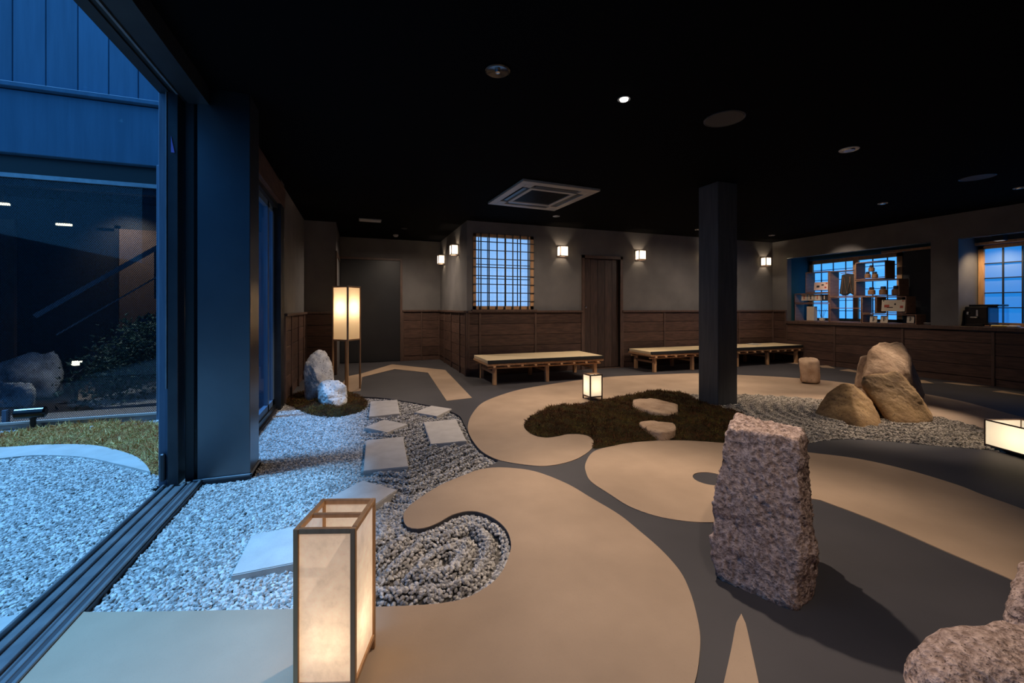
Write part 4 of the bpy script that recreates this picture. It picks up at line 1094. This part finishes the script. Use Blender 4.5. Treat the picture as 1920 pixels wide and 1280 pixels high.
box('bottle', -.03, .03, -.04, .04, 0, .06, 'card', t, .005)
for q in (-.07, -.03, .02, .075): bar('reed', (0, q*.2, .05), (.02, q, .24), .005, .005, 'ink', t)
def jar(cx, cy, label, s=1.0, group=None, pump=False):
    yy, z0 = cyz(cx, cy)
    t = empty('lidded_jar', label, 'jar', (XD+.10, yy, z0), 0, group)
    lathe_obj('body', [(.050*s, 0), (.056*s, .005), (.056*s, .075*s), (.046*s, .09*s), (.032*s, .095*s)], 'brownjar', t, 16, smooth=False)
    lathe_obj('lid', [(.034*s, .095*s), (.036*s, .098*s), (.036*s, .135*s), (.028*s, .14*s)], 'ink', t, 16)
    return t
jar(800, 649, 'left brown jar with black lid in the right cubby', .95, 'brown jars in a row'); jar(893, 650, 'middle brown jar with black lid in the right cubby', 1.05, 'brown jars in a row'); jar(997, 650, 'right brown jar with black lid in the right cubby', 1.1, 'brown jars in a row')
jar(768, 516, 'lower left dark jar in the top right cubby', .8, 'small dark jars'); jar(826, 516, 'lower right dark jar in the top right cubby', .8, 'small dark jars')
t = jar(799, 462, 'dark jar set on top of the other two in the top right cubby', .8, 'small dark jars')
yy, z0 = cyz(768, 516); t.location.z = z0+.113
# hanging garment
gy0, gz1 = cyz(566, 484); gy1, gz0 = cyz(682, 646)
t = empty('hanging_garment', 'black garment with brown stripes hanging in the middle cubby', 'garment', (XD+.06, (gy0+gy1)/2, gz0))
w, h = (gy0-gy1)/2, gz1-gz0
bm = bmesh.new(); nu, nv = 16, 10; grid = {}
for side in (0, 1):
    for i in range(nu+1):
        for j in range(nv+1):
            a = i/nu*2-1; b_ = j/nv
            yy = a*w*(.98-.1*b_)+(.03*(1-b_) if a > .2 else 0); zz = h*b_*(1-.05*abs(a))-(.02*(1-b_)*math.sin(a*5))
            xx = (.018 if side else -.018)*(1-a*a*.8)+.008*math.sin(a*13+b_*2)*(1-b_*.5)
            grid[side, i, j] = bm.verts.new((xx, yy, zz))
for i in range(nu):
    for j in range(nv):
        bm.faces.new((grid[0,i,j], grid[0,i+1,j], grid[0,i+1,j+1], grid[0,i,j+1])); bm.faces.new((grid[1,i,j], grid[1,i,j+1], grid[1,i+1,j+1], grid[1,i+1,j]))
for j in range(nv):
    for i in (0, nu): bm.faces.new((grid[0,i,j], grid[0,i,j+1], grid[1,i,j+1], grid[1,i,j]))
for i in range(nu):
    for j in (0, nv): bm.faces.new((grid[0,i,j], grid[1,i,j], grid[1,i+1,j], grid[0,i+1,j]))
bmesh.ops.recalc_face_normals(bm, faces=bm.faces)
link('cloth', bm_mesh(bm, 'cloth', True), 'cloth', t)
for a, b_ in ((-.75, -.35), (.0, .45), (-.1, -.5), (.75, .55)): bar('fold_stripe', (-.032, a*w, h*.05), (-.034, b_*w, h*.85), .010, .004, 'brownjar', t)
bar('hanger_rod', (0, -w*1.02, h+.012), (0, w*1.02, h+.012), .012, .012, 'cubby', t)
# small dish and far counter things
yy, z0 = onx(1741, XE+.1, 607)
t = empty('small_dish_stack', 'small stack of white dishes on the counter by the dark panel', 'dish', (XE+.1, yy, zc_))
for i in range(2): lathe_obj('dish', [(.03, i*.02), (.055, i*.02+.012), (.055, i*.02+.016), (.001, i*.02+.008)], 'white', t, 16)
mx = XE+.12
my0, mz1 = onx(1808, mx, 572); my1 = onx(1852, mx); my2 = onx(1872, mx+.15)
t = empty('coffee_machine', 'glossy black coffee machine on the counter by the right shoji', 'coffee machine', (mx, (my0+my1)/2, zc_))
w = (my0-my1)/2
box('body', .0, .30, -w, w, .02, mz1-zc_-.02, 'blackgloss', t, .012)
box('top_tray', .02, .30, -w-.10, w-.04, mz1-zc_-.02, mz1-zc_+.01, 'blackgloss', t, .005)
box('water_tank', .04, .26, -w-.12, -w-.002, .03, mz1-zc_-.03, 'glass', t, .006)
box('tank_base', .04, .26, -w-.12, -w-.002, 0, .03, 'blackgloss', t)
box('steam_knob', -.025, 0, w-.06, w-.03, .17, .21, 'chrome', t, .006)
box('brew_spout', -.035, 0, -.03, .05, .12, .14, 'chrome', t, .005)
box('front_trim', -.006, 0, -w+.10, -w+.12, .15, .24, 'chrome', t)
box('drip_tray', -.06, 0, -w+.03, w-.03, 0, .035, 'blackgloss', t, .005)
for i, (a, b_, lb, m) in enumerate(((1860, 1888, 'yellow wrapped packet lying right of the coffee machine', 'yellowpaper'), (1890, 1912, 'grey wrapped packet lying right of the yellow one', 'white'))):
    xx = XE+.03; y0_, y1_ = onx(a, xx), onx(b_, xx)
    o = box('wrapped_packet', -.05, .05, -(y0_-y1_)/2, (y0_-y1_)/2, 0, .03, m, bev=.012); o.location = (xx, (y0_+y1_)/2, zc_); tag(o, lb, 'packet')
yy, zz = onx(1871, XE+.25, 443)
t = empty('niche_downlight', 'small black box light under the head of the right niche', 'downlight', (XE+.30, yy, zt+.04))
box('housing', -.06, .06, -.06, .06, -.10, 0, 'blackrubber', t, .004)
box('lamp_face', -.04, .04, -.04, .04, -.104, -.1, 'sconce', t)
spot((XE+.24, yy, zt-.08), (XE+.42, yy+.1, zc_+.4), 30, 130, .9, (1, .72, .42))

# ================================================================== courtyard things
p = onz(62, 803, 0)
t = empty('garden_spotlight', 'small black cylindrical spotlight on a stake in the courtyard moss', 'spotlight', p)
box('stake', -.018, .018, -.012, .012, -.03, .12, 'blackrubber', t, .003)
ax = (W(-1, -.45)-W(0, 0)).normalized()
q = ax.to_track_quat('Z', 'Y').to_matrix().to_4x4(); q.translation = Vector((0, 0, .145))-ax*.09
brl = lathe_obj('barrel', [(.03, 0), (.050, .01), (.050, .20), (.044, .205), (.040, .19)], 'blackgloss', t, 24, q)
lathe_obj('lens', [(.001, .198), (.039, .198), (.039, .19)], 'lens_glow', brl, 16, q)
p = onz(172, 812, .0)
t = empty('garden_marker', 'tiny white peg standing in the courtyard moss', 'peg', p)
lathe_obj('peg', [(.014, -.02), (.014, .02), (.022, .022), (.022, .035), (.012, .04), (.012, .06), (.004, .065)], 'white', t, 12)
# seen through the wired glass
rock('stairwell_rock', PZ([(-20,5.2,-.05),(100,5.2,-.05),(118,5.6,-.05),(-10,5.6,-.05),(-20,5.25,.40),(30,5.3,.52),(70,5.35,.58),(108,5.35,.57),(112,5.3,.42),(122,5.3,.28),(40,5.1,.3)]),
     'greyrock', 'large grey rock behind the wired glass, the upper of two', 'rock', round_=20, amp=.03, freq=4, seed=21)
rock('stairwell_rock', PZ([(-40,4.75,-.05),(60,4.8,-.05),(66,5.0,-.05),(-40,5.0,-.05),(-40,4.8,.25),(10,4.8,.27),(60,4.85,.24),(68,4.8,.1)]),
     'greyrock', 'smaller blue grey rock behind the wired glass, the lower of two', 'rock', round_=20, amp=.02, freq=5, seed=22)
o = slab('stairwell_white_slab', outline([(168,752),(210,738),(260,722),(330,708),(400,705),(400,750),(330,752),(240,760),(185,763)], 0, .08), -.04, .002, 'courtslab'); tag(o, 'white rounded floor panel behind the wired glass', 'floor panel')
o = slab('stairwell_beige_slab', outline([(144,752,1),(148,732),(170,716,1),(186,736,1),(170,752,1)], 0, .2), -.04, .004, 'beige'); tag(o, 'small warm beige floor panel beside the white one behind the glass', 'floor panel')
def stp(px, py, y): 
    a, b_ = ony(px, y, py); return Vector((a, y, b_))
t = empty('stair_handrail', 'dark sloping stair handrail behind the wired glass', 'handrail', stp(65, 593, 7.2))
L0 = t.location
bar('top_rail', Vector(), stp(296, 463, 7.6)-L0, .05, .06, 'track', t)
bar('mid_rail', stp(105, 628, 7.2)-L0, stp(296, 518, 7.6)-L0, .02, .02, 'track', t)
bar('rail_post', stp(292, 560, 7.6)-L0, stp(292, 463, 7.6)-L0, .03, .03, 'blackrubber', t)
t = empty('stair_stringer', 'dark sloping stair stringer with pale edge behind the glass', 'stair', stp(130, 720, 7.4))
L0 = t.location
bar('stringer', stp(128, 716, 7.4)-L0, stp(296, 600, 7.6)-L0, .06, .30, 'darkmetal', t)
bar('edge_strip', stp(128, 711, 7.35)-L0, stp(296, 592, 7.55)-L0, .012, .012, 'white', t)
for px, py, lb in ((120, 421, 'small warm strip light on the dark stairwell ceiling, right one'), (2, 382, 'small warm strip light at the left picture edge')):
    q = stp(px, py, 6.8)
    o = box('strip_light', -.07, .07, -.02, .02, -.012, .012, 'lamp_dim'); o.location = q; tag(o, lb, 'light')
    box('light_bracket', -.015, .015, -.015, .015, .012, 2.75-q.z, 'blackrubber', o)
q = stp(205, 445, 8.2); spot(q+Vector((.1, -.4, .45)), q+Vector((.15, .15, -.3)), 40, 100, .9)
spot((-2.6, 6.2, 2.6), (-2.9, 5.6, 0.2), 130, 90, .9, (1, .9, .8))  # added spot to brighten the rocks behind the glass
q = stp(143, 680, 6.5)
o = lathe_obj('floor_uplight', [(.03, -.03), (.05, -.01), (.05, .02), (.001, .022)], 'lamp_dim', None, 14); o.location = q; tag(o, 'tiny bright lamp low behind the wired glass', 'light')
box('lamp_stem', -.012, .012, -.012, .012, -q.z-.04, -.02, 'blackrubber', o)
# shrub behind the glass
n = 2600
a = rng.uniform(0, 1, n)
c0, c1 = stp(300, 585, 6.6), stp(190, 690, 6.2)
px_ = c0.x+(c1.x-c0.x)*a+rng.normal(0, .16, n); py_ = c0.y+(c1.y-c0.y)*a+rng.normal(0, .15, n); pz_ = np.maximum(c0.z+(c1.z-c0.z)*a-np.abs(rng.normal(0, .28, n)), -.03)
rot = rng.uniform(0, 6.3, (n, 3)); L = rng.uniform(.03, .07, n)
o = scatter('shrub', px_, py_, pz_, rot, np.column_stack([L*.9, L*.35, L]), 'leaf', 'leaf')
tag(o, 'dark green leafy shrub spilling down behind the wired glass', 'shrub', kind='stuff')
